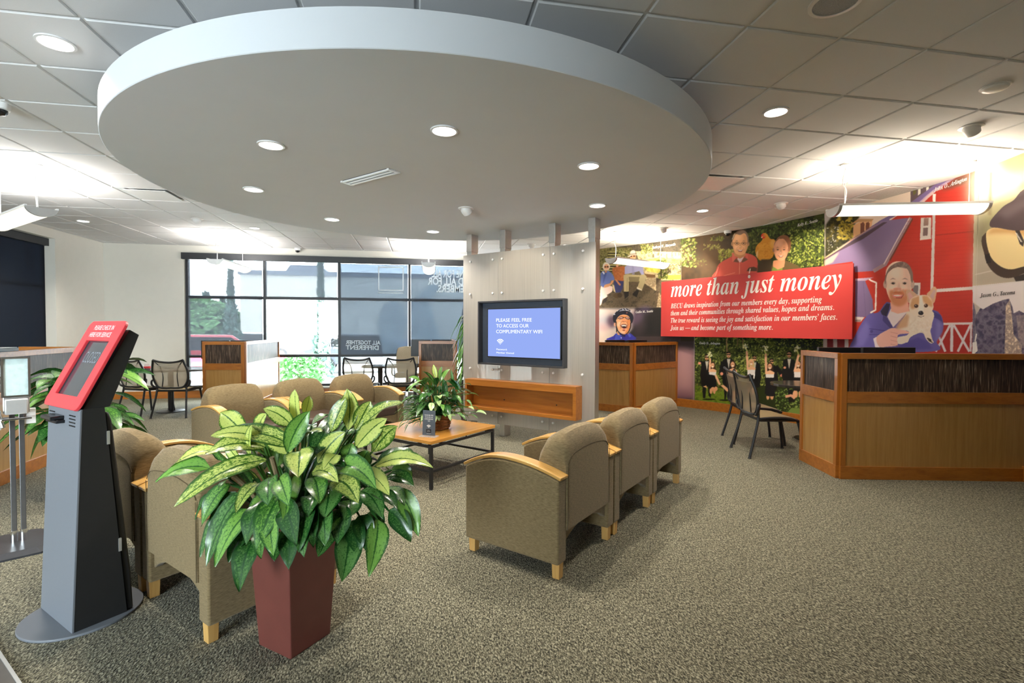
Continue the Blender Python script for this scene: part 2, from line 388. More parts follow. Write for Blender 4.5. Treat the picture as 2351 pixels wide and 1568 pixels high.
def serif(s):
    return ''.join(chr(0x1D468+ord(c)-65) if 'A' <= c <= 'Z' else chr(0x1D482+ord(c)-97) if 'a' <= c <= 'z' else c for c in s)
def lettering(name, body, f, mat, parent=None, bold=0):
    """f(s, t): s 0..1 along the line, t height above the baseline in units of the font's em-height (cap = .7)"""
    V, F = text_data(body, bold); x0, x1 = V[:, 0].min(), V[:, 0].max()
    groups = [list(range(len(F)))]
    if parent is not None:                     # each word a part of its own
        order = sorted(range(len(F)), key=lambda i: V[list(F[i]), 0].min()); groups = [[]]; right = None
        for i in order:
            a_, b_ = V[list(F[i]), 0].min(), V[list(F[i]), 0].max()
            if right is not None and a_ > right+.15: groups.append([])
            groups[-1].append(i); right = b_ if right is None else max(right, b_)
    for g in groups:
        used_ = sorted({v for i in g for v in F[i]}); mp_ = {v: k for k, v in enumerate(used_)}
        mb = MB(); mb.add([f((V[v, 0]-x0)/(x1-x0), V[v, 1]) for v in used_], [tuple(mp_[v] for v in F[i]) for i in g])
        o = mb.build(name, mat, parent, fix=False)
    return o
# ------------------------------------------------------------------ the setting
XR0, XR1 = XL, 6.9
fb = MB().box(XL-.4, XR1, YF-.3, YB+.3, -.12, 0).build('floor', 'carpet'); struct(fb)
# slate entrance strip with its metal edge, at the foot of the kiosk
e0, e1 = at_z(-10, 1490, .0), at_z(44, 1572, .0)
ed = (e1-e0).normalized(); en = Vector((-ed.y, ed.x, 0))
if en.dot(Vector((0, 0, 0))-e0) < 0 and en.y > 0: en = -en
a = e0-ed*.5; b = e1+ed*1.6; en = Vector((ed.y, -ed.x, 0)); en = en if (en.x < 0) else -en
tf = MB().add([a, b, b+en*1.6, a+en*1.6, a+Vector((0, 0, .006)), b+Vector((0, 0, .006)), b+en*1.6+Vector((0, 0, .006)), a+en*1.6+Vector((0, 0, .006))],
     [(0, 1, 2, 3), (4, 5, 6, 7), (0, 1, 5, 4), (1, 2, 6, 5), (2, 3, 7, 6), (3, 0, 4, 7)]).build('entrance_tiles', 'tile_floor', fb)
MB().obox((a+b)/2+Vector((0, 0, .005)), (b-a)/2, en*.006, Vector((0, 0, .005))).build('edge_trim', 'alu', fb)

# mural wall: a concave curve (its top line gives the plan)
MC = Vector((-.457, 5.152, 0))
_th = np.radians([49, 42.8, 33.6, 27.4, 21, 10.9, 4.8, -.5, -7.4, -12.2]); _rr = np.array([6.38, 6.279, 6.293, 6.239, 6.266, 6.356, 6.36, 6.346, 6.312, 6.262])
_pc = np.polyfit(_th, _rr, 3)
def mur_r(t): return float(np.polyval(_pc, min(max(t, math.radians(-13)), math.radians(50))))+.02
def mur(t, z, off=0.0):
    r = mur_r(t)-off; return Vector((MC.x+r*math.cos(t), MC.y+r*math.sin(t), z))
def mur_hit(x, y):
    """photo pixel -> (angle, height) on the mural wall"""
    d = ray(x, y); t = 8.0
    for _ in range(25):
        px_, py_ = d.x*t-MC.x, d.y*t-MC.y; a = math.atan2(py_, px_); e = math.hypot(px_, py_)-mur_r(a)
        t -= e/max(.2, (d.x*math.cos(a)+d.y*math.sin(a)))
    return a, EYE+d.z*t
T0, T1 = math.radians(55), math.radians(-30)
mb = MB(); n = 90; V = []
for k in range(n+1):
    t = T0+(T1-T0)*k/n
    for off, z in ((0, 0), (0, CEIL+.05), (-.12, CEIL+.05), (-.12, 0)): V.append(mur(t, z, off))
F = []
for k in range(n):
    for q in range(4):
        F.append((k*4+q, k*4+(q+1) % 4, (k+1)*4+(q+1) % 4, (k+1)*4+q))
F += [(0, 1, 2, 3), (n*4+3, n*4+2, n*4+1, n*4)]
wr = struct(mb.add(V, F).build('wall_right', 'wall', smooth=True))
e = mur(T1, 0)
MB().box(e.x, e.x+.12, YF-.1, e.y+.02, 0, CEIL+.05).build('wall_return', 'wall', wr)
# baseboard on the mural wall
mb = MB(); V = []; F = []
for k in range(n+1):
    t = T0+(T1-T0)*k/n
    for off, z in ((.0, .0), (.022, .0), (.022, .145), (.0, .15)): V.append(mur(t, z, off))
for k in range(n):
    for q in range(4): F.append((k*4+q, k*4+(q+1) % 4, (k+1)*4+(q+1) % 4, (k+1)*4+q))
struct(mb.add(V, F).build('baseboard_right', 'cherry_h', smooth=True))

# back wall with its window band
WX0, WX1, WZ0, WZ1 = -4.80, 2.60, .20, 2.965
xr = 4.1
bw = MB()
bw.box(XL-.3, WX0, YB, YB+.22, 0, CEIL+.05); bw.box(WX1, xr, YB, YB+.22, 0, CEIL+.05)
bw.box(WX0, WX1, YB, YB+.22, WZ1, CEIL+.05); bw.box(WX0, WX1, YB, YB+.22, 0, WZ0)
struct(bw.build('wall_back', 'wall'))
struct(MB().box(XL, xr, YB-.02, YB, 0, .15).build('baseboard_back', 'cherry_h', bevel=.003))
WM = [-4.77, -3.278, -1.764, -.265, 1.23, 2.57]; ZR, ZT = .856, 2.09; fw = .028
win = bpy.data.objects.new('window_1', None); col.objects.link(win); struct(win); win['label'] = 'long black framed window band looking onto the car park'
YG = YB+.08
for i, x in enumerate(WM):
    MB().box(x-fw, x+fw, YG-.03, YG+.05, WZ0, WZ1).build('mullion', 'frame_dark', win, bevel=.003)
for nm, z, hh in (('rail', ZR, .03), ('rail', ZT, .03), ('head_rail', WZ1-.03, .03), ('sill_rail', WZ0+.025, .025)):
    for i in range(5):
        MB().box(WM[i]+fw, WM[i+1]-fw, YG-.028, YG+.048, z-hh, z+hh).build(nm, 'frame_dark', win, bevel=.003)
for i in range(5):
    for za, zb in ((WZ0+.05, ZR-.03), (ZR+.03, ZT-.03), (ZT+.03, WZ1-.06)):
        MB().box(WM[i]+fw, WM[i+1]-fw, YG+.012, YG+.018, za, zb).build('pane', 'glass', win)
MB().box(WX0-.02, WX1+.02, YB-.05, YB+.05, WZ0-.03, WZ0).build('window_sill', 'white', win, bevel=.004)
# dark head box that houses the roller shades
va = MB().box(WX0-.02, WX1+.02, YB-.085, YB-.002, WZ1-.11, WZ1+.02).build('shade_box', 'frame_dark', bevel=.004)
tag(va, 'long dark roller shade box along the top of the car park window', 'shade box')
for i, (zb, m, lb) in enumerate(((ZR, 'shade', 'sheer roller shade lowered over the window nearest the cream corner'), (ZT, 'shade', 'sheer roller shade lowered only over the top pane'),
                                 (ZR, 'shade_film', 'dark roller shade lowered behind the square printed window emblem'), (ZR, 'shade_film', 'dark roller shade lowered behind the mirrored slogan'),
                                 (ZR, 'shade_film', 'dark roller shade hidden behind the translucent partition'))):
    r = thing('roller_shade', lb, 'roller shade', (0, 0, 0), 0, 'roller shades on the car park window')
    MB().box(WM[i]+fw+.005, WM[i+1]-fw-.005, YB+.012, YB+.015, zb+.02, WZ1-.11).build('shade_cloth', m, r)
    MB().box(WM[i]+fw+.005, WM[i+1]-fw-.005, YB+.008, YB+.019, zb-.005, zb+.02).build('hem_bar', 'frame_dark', r)
# mirrored lettering stuck to the outside of the glass
MAT['vinyl'] = plain('white_vinyl', (.62, .70, .76), .6, emit=(.6, .7, .78), estr=0.0)
def win_text(body, xl, yl, xr_, yr, hgt, par, name='window_lettering'):
    """mirrored: the first letter stands at the right-hand end"""
    pr_, pl = at_Y(xr_, yr, YG), at_Y(xl, yl, YG)
    return lettering(name, body, lambda s, t: pr_+(pl-pr_)*s+Vector((0, -.075, t*hgt/.7)), 'vinyl', par, .022)
wl = thing('window_slogan', 'mirrored white slogan lettering of three lines on the window', 'lettering')
for bd, xl, xr_, y, hg in (('ONE FOR ALL', 991, 1075, 637, .16), ('AND ALL FOR', 982, 1088, 654, .16), ('MEMBERS.', 1002, 1078, 671, .16)):
    win_text(bd, xl, y, xr_, y+1, hg, wl)
wl2 = thing('window_motto', 'mirrored two line motto lettering low on the window', 'lettering')
win_text('ALL TOGETHER', 795, 790, 874, 791, .085, wl2)
win_text('DIFFERENT', 795, 802, 870, 803, .095, wl2)
em = thing('window_emblem', 'thin white square outline emblem printed on the window', 'emblem')
A, B = at_Y(869, 668, YG), at_Y(927, 614, YG)
mb = MB()
mb.ring([(A.x, A.z), (B.x, A.z), (B.x, B.z), (A.x, B.z)], [(A.x+.025, A.z+.025), (B.x-.025, A.z+.025), (B.x-.025, B.z-.025), (A.x+.025, B.z-.025)], lambda p, q, t: (p, YB+t, q), .002, .006)
mb.build('outline', 'vinyl', em)
MB().box(A.x, B.x, YB+.002, YB+.006, A.z-.055, A.z-.035).build('underline', 'vinyl', em)
# the large faint figure printed on the film (a person leaning over, seen from outside)
MAT['film_print'] = see_through('film_print', .45, (1, 1, 1), (.62, .68, .72), gloss=0, vary=((30, 1, 8), 2, .2), trl=.85)
fp = thing('window_figure_print', 'faint pale figure printed across the dark window film', 'print')
for pts in ([(868, 735), (880, 700), (902, 690), (925, 700), (934, 735), (928, 770), (912, 800), (895, 818), (880, 812), (872, 780)],
            [(878, 812), (895, 815), (905, 800), (922, 812), (930, 860), (900, 868), (880, 850)],
            [(945, 690), (975, 665), (992, 650), (1010, 660), (985, 690), (1000, 740), (1015, 790), (975, 800), (945, 780)]):
    P = [at_Y(x, y, YG+.03) for x, y in pts]
    MB().prism([(p.x, p.z) for p in P], 0, .002, lambda p, q, t: (p, YG+.03+t, q)).build('printed_shape', 'film_print', fp)

# left wall with a shaded deep window
YJ, YJ2 = 9.94, 6.4; LZ0, LZ1 = .9, 2.985
lw = MB()
lw.box(XL-.25, XL, YJ, YB, 0, CEIL+.05); lw.box(XL-.25, XL, YF-.1, YJ2, 0, CEIL+.05)
lw.box(XL-.25, XL, YJ2, YJ, LZ1, CEIL+.05); lw.box(XL-.25, XL, YJ2, YJ, 0, LZ0)
struct(lw.build('wall_left', 'wall'))
struct(MB().box(XL, XL+.02, YF, YB, 0, .15).build('baseboard_left', 'cherry_h'))
w2 = bpy.data.objects.new('window_2', None); col.objects.link(w2); struct(w2)
for y in (YJ-.03, 8.4, YJ2+.03): MB().box(XL-.25, XL-.19, y-.03, y+.03, LZ0, LZ1).build('mullion', 'frame_dark', w2)
for z in (LZ0+.03, 2.15, LZ1-.03): MB().box(XL-.25, XL-.19, YJ2, YJ, z-.03, z+.03).build('rail', 'frame_dark', w2)
for ya, yb in ((8.43, YJ-.06), (YJ2+.06, 8.37)):
    for za, zb in ((LZ0+.06, 2.12), (2.18, LZ1-.06)): MB().box(XL-.225, XL-.22, ya, yb, za, zb).build('pane', 'glass', w2)
ls = thing('roller_shade', 'dark blue black roller shade fully lowered in the side window', 'roller shade')
MB().box(XL-.165, XL-.16, YJ2, YJ-.005, LZ0, LZ1-.1).build('shade_cloth', 'shade_dark', ls)
MB().box(XL-.19, XL-.09, YJ2, YJ-.002, LZ1-.13, LZ1-.005).build('shade_box', 'frame_dark', ls)

# entrance front behind the camera: glazed
fx0, fx1 = XL, e.x+.1
gx0, gx1 = -5.6, -2.4
fwm = MB(); fwm.box(fx0-.3, gx0, YF-.2, YF, 0, CEIL+.05); fwm.box(gx1, fx1, YF-.2, YF, 0, CEIL+.05)
fwm.box(gx0, gx1, YF-.2, YF, 2.75, CEIL+.05); fwm.box(gx0, gx1, YF-.2, YF, 0, .15)
struct(fwm.build('wall_front', 'wall'))
w3 = bpy.data.objects.new('window_3', None); col.objects.link(w3); struct(w3)
for k in range(6):
    x = gx0+(gx1-gx0)*k/5
    MB().box(x-.03, x+.03, YF-.15, YF-.08, .15, 2.75).build('mullion', 'frame_dark', w3)
for k in range(5):
    xa = gx0+(gx1-gx0)*k/5+.03; xb = gx0+(gx1-gx0)*(k+1)/5-.03
    MB().box(xa, xb, YF-.12, YF-.114, .15, 2.75).build('pane', 'glass', w3)
portal('daylight_back', ((WX0+WX1)/2, YB+.3, (WZ0+WZ1)/2), WX1-WX0, WZ1-WZ0, (0, -1, 0))
portal('daylight_front_offscreen', ((gx0+gx1)/2, YF-.25, 1.45), gx1-gx0, 2.6, (0, 1, 0))
portal('daylight_left', (XL-.35, (YJ+YJ2)/2, (LZ0+LZ1)/2), YJ-YJ2, LZ1-LZ0, (1, 0, 0))

# ---------------------------------------------------------------- ceiling of lay-in tiles
cl = struct(MB().box(XL-.3, XR1, YF-.2, YB+.2, CEIL+.03, CEIL+.12).build('ceiling', 'ceil_grid'))
TL = .6096; GX, GY = -1.84953, 2.55699
gi = range(math.ceil((XL-GX)/TL)-1, int((XR1-GX)/TL)+1); gj = range(math.ceil((YF-GY)/TL)-1, int((YB-GY)/TL)+1)
def inside(x, y, pad=0):
    if not (XL+pad < x < XR1 and YF+pad < y < YB-pad): return False
    t = math.atan2(y-MC.y, x-MC.x)
    if x > 0 and T1 <= t <= math.pi/2: return math.hypot(x-MC.x, y-MC.y) < mur_r(t)-pad
    return x < e.x-pad if y < e.y else True
for i in gi:
    x = GX+i*TL
    ys = [y for y in np.arange(YF, YB, .05) if inside(x, y)]
    if len(ys) > 3: MB().box(x-.012, x+.012, ys[0], ys[-1]+.05, CEIL+.004, CEIL+.03).build('grid_bar', 'ceil_grid', cl)
for j in gj:
    y = GY+j*TL
    xs = [x for x in np.arange(XL, XR1, .05) if inside(x, y)]
    if len(xs) > 3: MB().box(xs[0], xs[-1]+.05, y-.012, y+.012, CEIL+.0045, CEIL+.03).build('grid_bar', 'ceil_grid', cl)
VENTS = {}
def cell(x, y): return (math.floor((x-GX)/TL), math.floor((y-GY)/TL))
for nm, p in (('supply', ce(372, 452)), ('supply_r', ce(1668, 420)), ('grille', ce(2010, 438))): VENTS[cell(p.x, p.y)] = nm
tm = None; cand = []; rest = MB()
def tile_shape(mb, x, y):
    g = .010; c = .007; z0, z1 = CEIL-.006, CEIL+.02
    A = [(x+g, y+g), (x+TL-g, y+g), (x+TL-g, y+TL-g), (x+g, y+TL-g)]; Bq = [(x+g+c, y+g+c), (x+TL-g-c, y+g+c), (x+TL-g-c, y+TL-g-c), (x+g+c, y+TL-g-c)]
    V = [(*p, z1) for p in A]+[(*p, CEIL+.001) for p in A]+[(*p, z0) for p in Bq]
    F = [(8, 11, 10, 9), (0, 1, 2, 3)]+[(4+k, 4+(k+1) % 4, (k+1) % 4, k) for k in range(4)]+[(8+k, 8+(k+1) % 4, 4+(k+1) % 4, 4+k) for k in range(4)]
    mb.add(V, F)
me_t = None
for i in gi:
    for j in gj:
        x, y = GX+i*TL, GY+j*TL; cx, cy = x+TL/2, y+TL/2
        cs = [(x, y), (x+TL, y), (x, y+TL), (x+TL, y+TL), (cx, cy)]
        if (i, j) in VENTS or not any(inside(*c) for c in cs): continue
        d = Vector((cx, cy, CEIL-EYE)); zz = d.dot(AX_F)
        q = None
        if zz > .3:
            px_ = CX+FPX*d.dot(AX_R)/zz; py_ = CY-FPX*d.dot(AX_U)/zz
            if -120 < px_ < 2470 and -120 < py_ < 800: q = zz
        if q and math.hypot(cx-.12, cy-4.97) < 2.0: q = None
        if q: cand.append((q, x, y))
        else: tile_shape(rest, x, y)
cand.sort()
tmb = MB(); tile_shape(tmb, 0, 0); t0 = None
for k, (q, x, y) in enumerate(cand):
    if k >= 290: tile_shape(rest, x, y); continue
    if t0 is None:
        t0 = tmb.build('ceiling_tile', 'ceil_tile', cl); o = t0
    else:
        o = t0.copy(); col.objects.link(o)
    o.location = (x, y, 0)
ro = rest.build('ceiling_tile_rest', 'ceil_tile', cl); ro['kind'] = 'stuff'

# round dropped soffit over the lounge
DC = Vector((.12, 4.97, 0)); DR = 2.535; DZ0, DZ1 = 2.757, 2.952
dk = thing('ceiling_canopy', 'big round pale grey dropped ceiling disc over the lounge', 'ceiling canopy', DC)
MB().lathe([(0, DZ0), (DR-.004, DZ0), (DR, DZ0+.004), (DR, DZ1), (0, DZ1)], 160).build('disc', 'soffit', dk, smooth=True)
MB().lathe([(1.7, DZ1), (1.7, CEIL+.02)], 64).build('hanger_drum', 'soffit', dk, smooth=True)

# ---------------------------------------------------------------- lamps in the ceiling
MAT['lens'] = emissive('lamp_lens', (1, .95, .85), 5.0)
MAT['trim_ring'] = plain('lamp_trim', (.72, .72, .72), .35, noise=.02)
MAT['diffuser'] = emissive('pendant_diffuser', (1, .90, .70), .95)
def downlight(px_, py_, z, r, label, lit=1.0, group='recessed round downlights'):
    p = at_z(px_, py_, z); t = thing('downlight', label, 'ceiling light', p, 0, group)
    MB().lathe([(r, -.001), (r, -.009), (r*.86, -.011), (r*.82, -.001)], 32).build('trim_ring', 'trim_ring', t, smooth=True)
    MB().lathe([(0, -.004), (r*.84, -.004), (r*.84, -.002), (0, -.002)], 28).build('lens', 'lens', t)
    lamp('downlight_lamp', 'SPOT', p+Vector((0, 0, -.03)), DOWN_W*lit*6, WARM2, spot_size=math.radians(125), spot_blend=.8, shadow_soft_size=.07).parent = None
    return t
for x, y, s in ((622, 332, 'pair left of the slot vent'), (1020, 299, 'nearest the camera side of its middle'), (1352, 380, 'at the side by the photo mural'), (582, 434, 'at the side by the cream corner'),
             (763, 503, 'edge facing the car park window'), (994, 531, 'rim above the partition end'), (1372, 471, 'above the mural end of the partition')):
    downlight(x, y, DZ0, .092, {622: 'round downlight in the ceiling disc before the slot vent, on the kiosk side', 1020: 'round downlight in the ceiling disc directly over the lounge chairs by the planter',
              1352: 'round downlight in the ceiling disc on the photo mural side', 582: 'round downlight in the ceiling disc beside the slot vent, cream corner side', 763: 'round downlight in the ceiling disc near its rim toward the window',
              994: 'round downlight in the ceiling disc between rim and partition posts', 1372: 'round downlight in the ceiling disc above the last partition post'}[x], .8)
for x, y, r, lb in ((128, 97, .098, 'round downlight in a ceiling tile above the check-in kiosk'), (1781, 256, .095, 'round downlight in a ceiling tile beside the disc toward the mural'),
                (1613, 483, .09, 'round downlight in a ceiling tile before the couple photograph'), (191, 507, .09, 'round downlight in a ceiling tile by the shaded side window'),
                (585, 523, .085, 'round downlight in a ceiling tile before the car park window'), (1300, 562, .085, 'round downlight in a ceiling tile behind the partition posts')):
    downlight(x, y, CEIL-.006, r, lb, 1.0)
MAT['eye_glow'] = emissive('spot_face', (1, .86, .6), 9.0)
def eyeball(px_, py_, z, toward, label, lit=1.0):
    p = at_z(px_, py_, z); t = thing('eyeball_spotlight', label, 'spotlight', p, 0, 'white eyeball spotlights')
    MB().lathe([(.085, 0), (.085, -.008), (.062, -.012), (.06, 0)], 28).build('trim_ring', 'white_enamel', t, smooth=True)
    d = Vector(toward); d.z = 0; d = d.normalized(); ax = (d*.75+Vector((0, 0, -.66))).normalized(); q = ax.to_track_quat('Z', 'Y').to_matrix()
    MB().lathe([(.0, -.06), (.035, -.05), (.056, -.02), (.058, .01), (.052, .045), (.046, .045)], 24, (0, 0, -.018), q).build('eyeball', 'white_enamel', t, smooth=True)
    MB().lathe([(0, .040), (.046, .040), (.046, .043), (0, .043)], 24, (0, 0, -.018), q).build('lamp_face', 'eye_glow' if lit else 'white_enamel', t)
    if lit: lamp('eyeball_lamp', 'SPOT', p+ax*.05+Vector((0, 0, -.03)), SPOT_W*8*lit, WARM, ax, spot_size=math.radians(75), spot_blend=.6, shadow_soft_size=.04)
    return t
eyeball(1070, 478, DZ0, (.7, .7, 0), 'white eyeball spotlight under the ceiling disc aimed at the partition', .25)
eyeball(2230, 291, CEIL-.006, (1, .3, 0), 'white eyeball spotlight in a tile near the smoke detector, aimed at the mural', .15)
eyeball(1793, 467, CEIL-.006, (1, .5, 0), 'white eyeball spotlight in a tile over the red banner', .5)
eyeball(1522, 524, CEIL-.006, (.8, .8, 0), 'white eyeball spotlight in a tile over the terrace photograph', .5)
eyeball(1220, 561, CEIL-.006, (.8, .8, 0), 'white eyeball spotlight in a tile seen between the partition posts')
eyeball(452, 502, CEIL-.006, (.2, 1, 0), 'unlit white eyeball spotlight in a tile near the cream corner', False)
# slot diffuser in the disc
q = [at_z(x, y, DZ0) for x, y in ((781, 415.7), (811, 423), (920, 394.5), (892.7, 385))]
sv = thing('slot_vent', 'white two slot air vent in the ceiling disc', 'air vent', ((q[0]+q[2])/2))
u = ((q[2]-q[1])+(q[3]-q[0]))/2; L_ = u.length; u.normalize(); v = Vector((-u.y, u.x, 0)); W_ = abs((q[1]-q[0]).dot(v))
for k in range(3):
    c = v*((k-1)*W_*.36); MB().obox(c+Vector((0, 0, -.006)), u*L_/2, v*W_*.085, Vector((0, 0, .006))).build('slat', 'white_enamel', sv)
for k in (-1, 1): MB().obox(u*k*L_*.48+Vector((0, 0, -.006)), u*L_*.02, v*W_/2, Vector((0, 0, .007))).build('end_frame', 'white_enamel', sv)
MB().obox((0, 0, -.001), u*L_/2, v*W_/2, Vector((0, 0, .001))).build('dark_slots', 'black', sv)
# plaque supply vents and perforated return grille in their tiles
def plaque(p, label):
    i, j = cell(p.x, p.y); x, y = GX+i*TL, GY+j*TL
    t = thing('supply_vent', label, 'air vent', (x+TL/2, y+TL/2, CEIL), 0, 'square plaque supply vents')
    h = TL/2-.012
    MB().ring([(-h, -h), (h, -h), (h, h), (-h, h)], [(-h+.05, -h+.05), (h-.05, -h+.05), (h-.05, h-.05), (-h+.05, h-.05)], lambda a, b, z: (a, b, z+(.02 if max(abs(a), abs(b)) < h-.01 else 0)), -.004, .004).build('vent_frame', 'white_enamel', t)
    MB().box(-h, h, -h, h, .035, .038).build('dark_throat', 'black', t)
    MB().box(-h+.055, h-.055, -h+.055, h-.055, -.012, -.004).build('plaque', 'white_enamel', t, bevel=.004)
plaque(ce(372, 452), 'white square plaque vent in the ceiling beside the disc, window side'); plaque(ce(1668, 420), 'white square plaque vent in the ceiling beside the disc, mural side')
p = ce(2010, 438); i, j = cell(p.x, p.y); x, y = GX+i*TL+TL/2, GY+j*TL+TL/2; h = TL/2-.012
MAT['perf'] = plain('perforated_metal', (.60, .60, .58), .5, noise=.5, scale=260)
g_ = thing('return_grille', 'perforated white return air grille in a tile above the mural', 'air vent', (x, y, CEIL))
MB().ring([(-h, -h), (h, -h), (h, h), (-h, h)], [(-h+.02, -h+.02), (h-.02, -h+.02), (h-.02, h-.02), (-h+.02, h-.02)], lambda a, b, z: (a, b, z), -.008, .0).build('grille_frame', 'white_enamel', g_)
MB().box(-h+.02, h-.02, -h+.02, h-.02, -.003, 0).build('perforated_sheet', 'perf', g_)
# smoke detector, ceiling speaker, dome cameras
p = ce(2285, 197); sd = thing('smoke_detector', 'round white smoke detector on a ceiling tile', 'smoke detector', p-Vector((0, 0, .006)))
MB().lathe([(.072, 0), (.075, -.008), (.068, -.02), (.045, -.028), (0, -.03)], 32).build('body', 'white_enamel', sd, smooth=True)
MB().lathe([(.085, 0), (.085, -.005), (0, -.005)], 32).build('base_ring', 'white_enamel', sd)
p = ce(1918, 2); sp_ = thing('ceiling_speaker', 'round grey ceiling speaker grille in a tile', 'speaker', p-Vector((0, 0, .006)))
MB().lathe([(.125, 0), (.125, -.008), (.105, -.010), (.103, 0)], 40).build('trim_ring', 'white_enamel', sp_, smooth=True)
MAT['spk'] = plain('speaker_grille', (.34, .37, .40), .6, noise=.35, scale=400)
MB().lathe([(.105, -.004), (.105, -.006), (0, -.009)], 40).build('grille', 'spk', sp_, smooth=True)
def dome(p, label, hang=0):
    t = thing('dome_camera', label, 'camera', p, 0, 'white dome cameras')
    MB().lathe([(.06, 0), (.062, -.02), (.058, -.045), (.045, -.05)], 24).build('housing', 'white_enamel', t, smooth=True)
    MB().lathe([(.045, -.048), (.043, -.068), (.03, -.085), (.0, -.093)], 24).build('dark_dome', 'black_gloss', t, smooth=True)
    return t
pc = at_Y(683, 569, YB-.07); dome(Vector((pc.x, YB-.07, CEIL-.006)), 'white dome camera at the top of the window wall')
dome(ce(0, 236)-Vector((0, 0, .006)), 'white dome camera in the ceiling above the sanitizer stand')
a_, z_ = mur_hit(1677, 533); dome(mur(a_, CEIL-.006, .08), 'white dome camera at the top of the couple photograph')

# pendant up/down lights on cables
def pendant(pa, pb, z, label, cords=True, W=.125, D=.085, tint=WARM):
    pa, pb = Vector((pa[0], pa[1], 0)), Vector((pb[0], pb[1], 0)); c = (pa+pb)/2; u = (pb-pa); L = u.length; u.normalize(); rz = math.atan2(u.y, u.x)
    t = thing('pendant_light', label, 'pendant light', (c.x, c.y, z), rz, 'long white trough pendants')
    h = L/2+.12; n = 14
    def arc(k, w, d): a = PI*k/n; return (-w*math.cos(a), -d*math.sin(a))
    V = []; F = []
    for xx in (-h+.03, h-.03):
        for k in range(n+1): y, zz = arc(k, W, D); V.append((xx, y, zz))
    for k in range(n): F.append((k, k+1, n+2+k, n+1+k))
    m = MB().add(V, F); m.build('diffuser', 'diffuser', t, smooth=True)
    for s in (-1, 1):
        MB().prism([arc(k, W+.006, D+.006) for k in range(n+1)], 0, .03, lambda p, q, e_: (s*(h-.03+e_), p, q)).build('end_cap', 'alu', t)
        MB().box(-h, h, s*W-.009, s*W+.009, -.006, .014).build('side_rim', 'white_enamel', t)
        xx = s*(L/2)
        MB().cyl((xx, 0, .012), (xx, 0, CEIL-z-.01), .0025, n=6).build('cable', 'white_enamel', t)
        MB().lathe([(.05, 0), (.05, -.012), (.012, -.02), (0, -.02)], 20, (xx, 0, CEIL-z-.006)).build('canopy', 'white_enamel', t, smooth=True)
        MB().box(xx-.02, xx+.02, -W, W, -.004, .006).build('cross_bar', 'white_enamel', t)
    if cords:
        P = spline([(-L/2+.01, .01, CEIL-z-.02), (-L/2-.012, .02, (CEIL-z)*.6), (-L/2+.02, .012, (CEIL-z)*.4), (-L/2, .006, .02)], 6)
        MB().tube(P, .005, 6).build('power_cord', 'white_enamel', t, smooth=True)
    MB().box(-h+.03, h-.03, -W*.8, W*.8, -.02, -.015).build('reflector', 'white_enamel', t)
    lamp('pendant_uplight', 'AREA', (c.x, c.y, z+.02), PENDANT_W, tint, (0, 0, 1), shape='RECTANGLE', size=.16, size_y=L).rotation_euler = (PI, 0, rz+PI/2)
    return t
pendant((4.301, 4.462), (5.452, 4.147), 2.70, 'long white pendant light hanging before the red barn photograph')
d_ = Vector((4.22-3.32, 8.61-8.21, 0)).normalized(); pendant((3.323, 8.212), (3.323+d_.x*1.19, 8.212+d_.y*1.19), 2.67, 'long white pendant light hanging before the terrace photograph')
pendant((-3.572, 9.662), (-3.548, 10.86), 2.655, 'long white pendant light hanging before the sheer shaded window', tint=NEUTRAL)
pendant((.133, 9.75), (.16, 10.9), 2.71, 'white pendant light seen end on before the mirrored slogan', tint=NEUTRAL)
pl = ce(0, 392); pendant((-3.96, 6.05), (-4.9, 6.9), 2.68, 'white pendant light hanging above the sanitizer stand and side counter', tint=NEUTRAL)
MAT['steel_dark'] = plain('dark_steel', (.22, .22, .23), .3, metal=.8, noise=.05)
MAT['tv_back'] = plain('box_lining', (.055, .07, .10), .4, noise=.05)
MAT['seam'] = plain('seam_thread', (.10, .07, .033), .9)
MAT['pin'] = plain('satin_pin', (.85, .85, .85), .3, metal=.3, noise=.02)
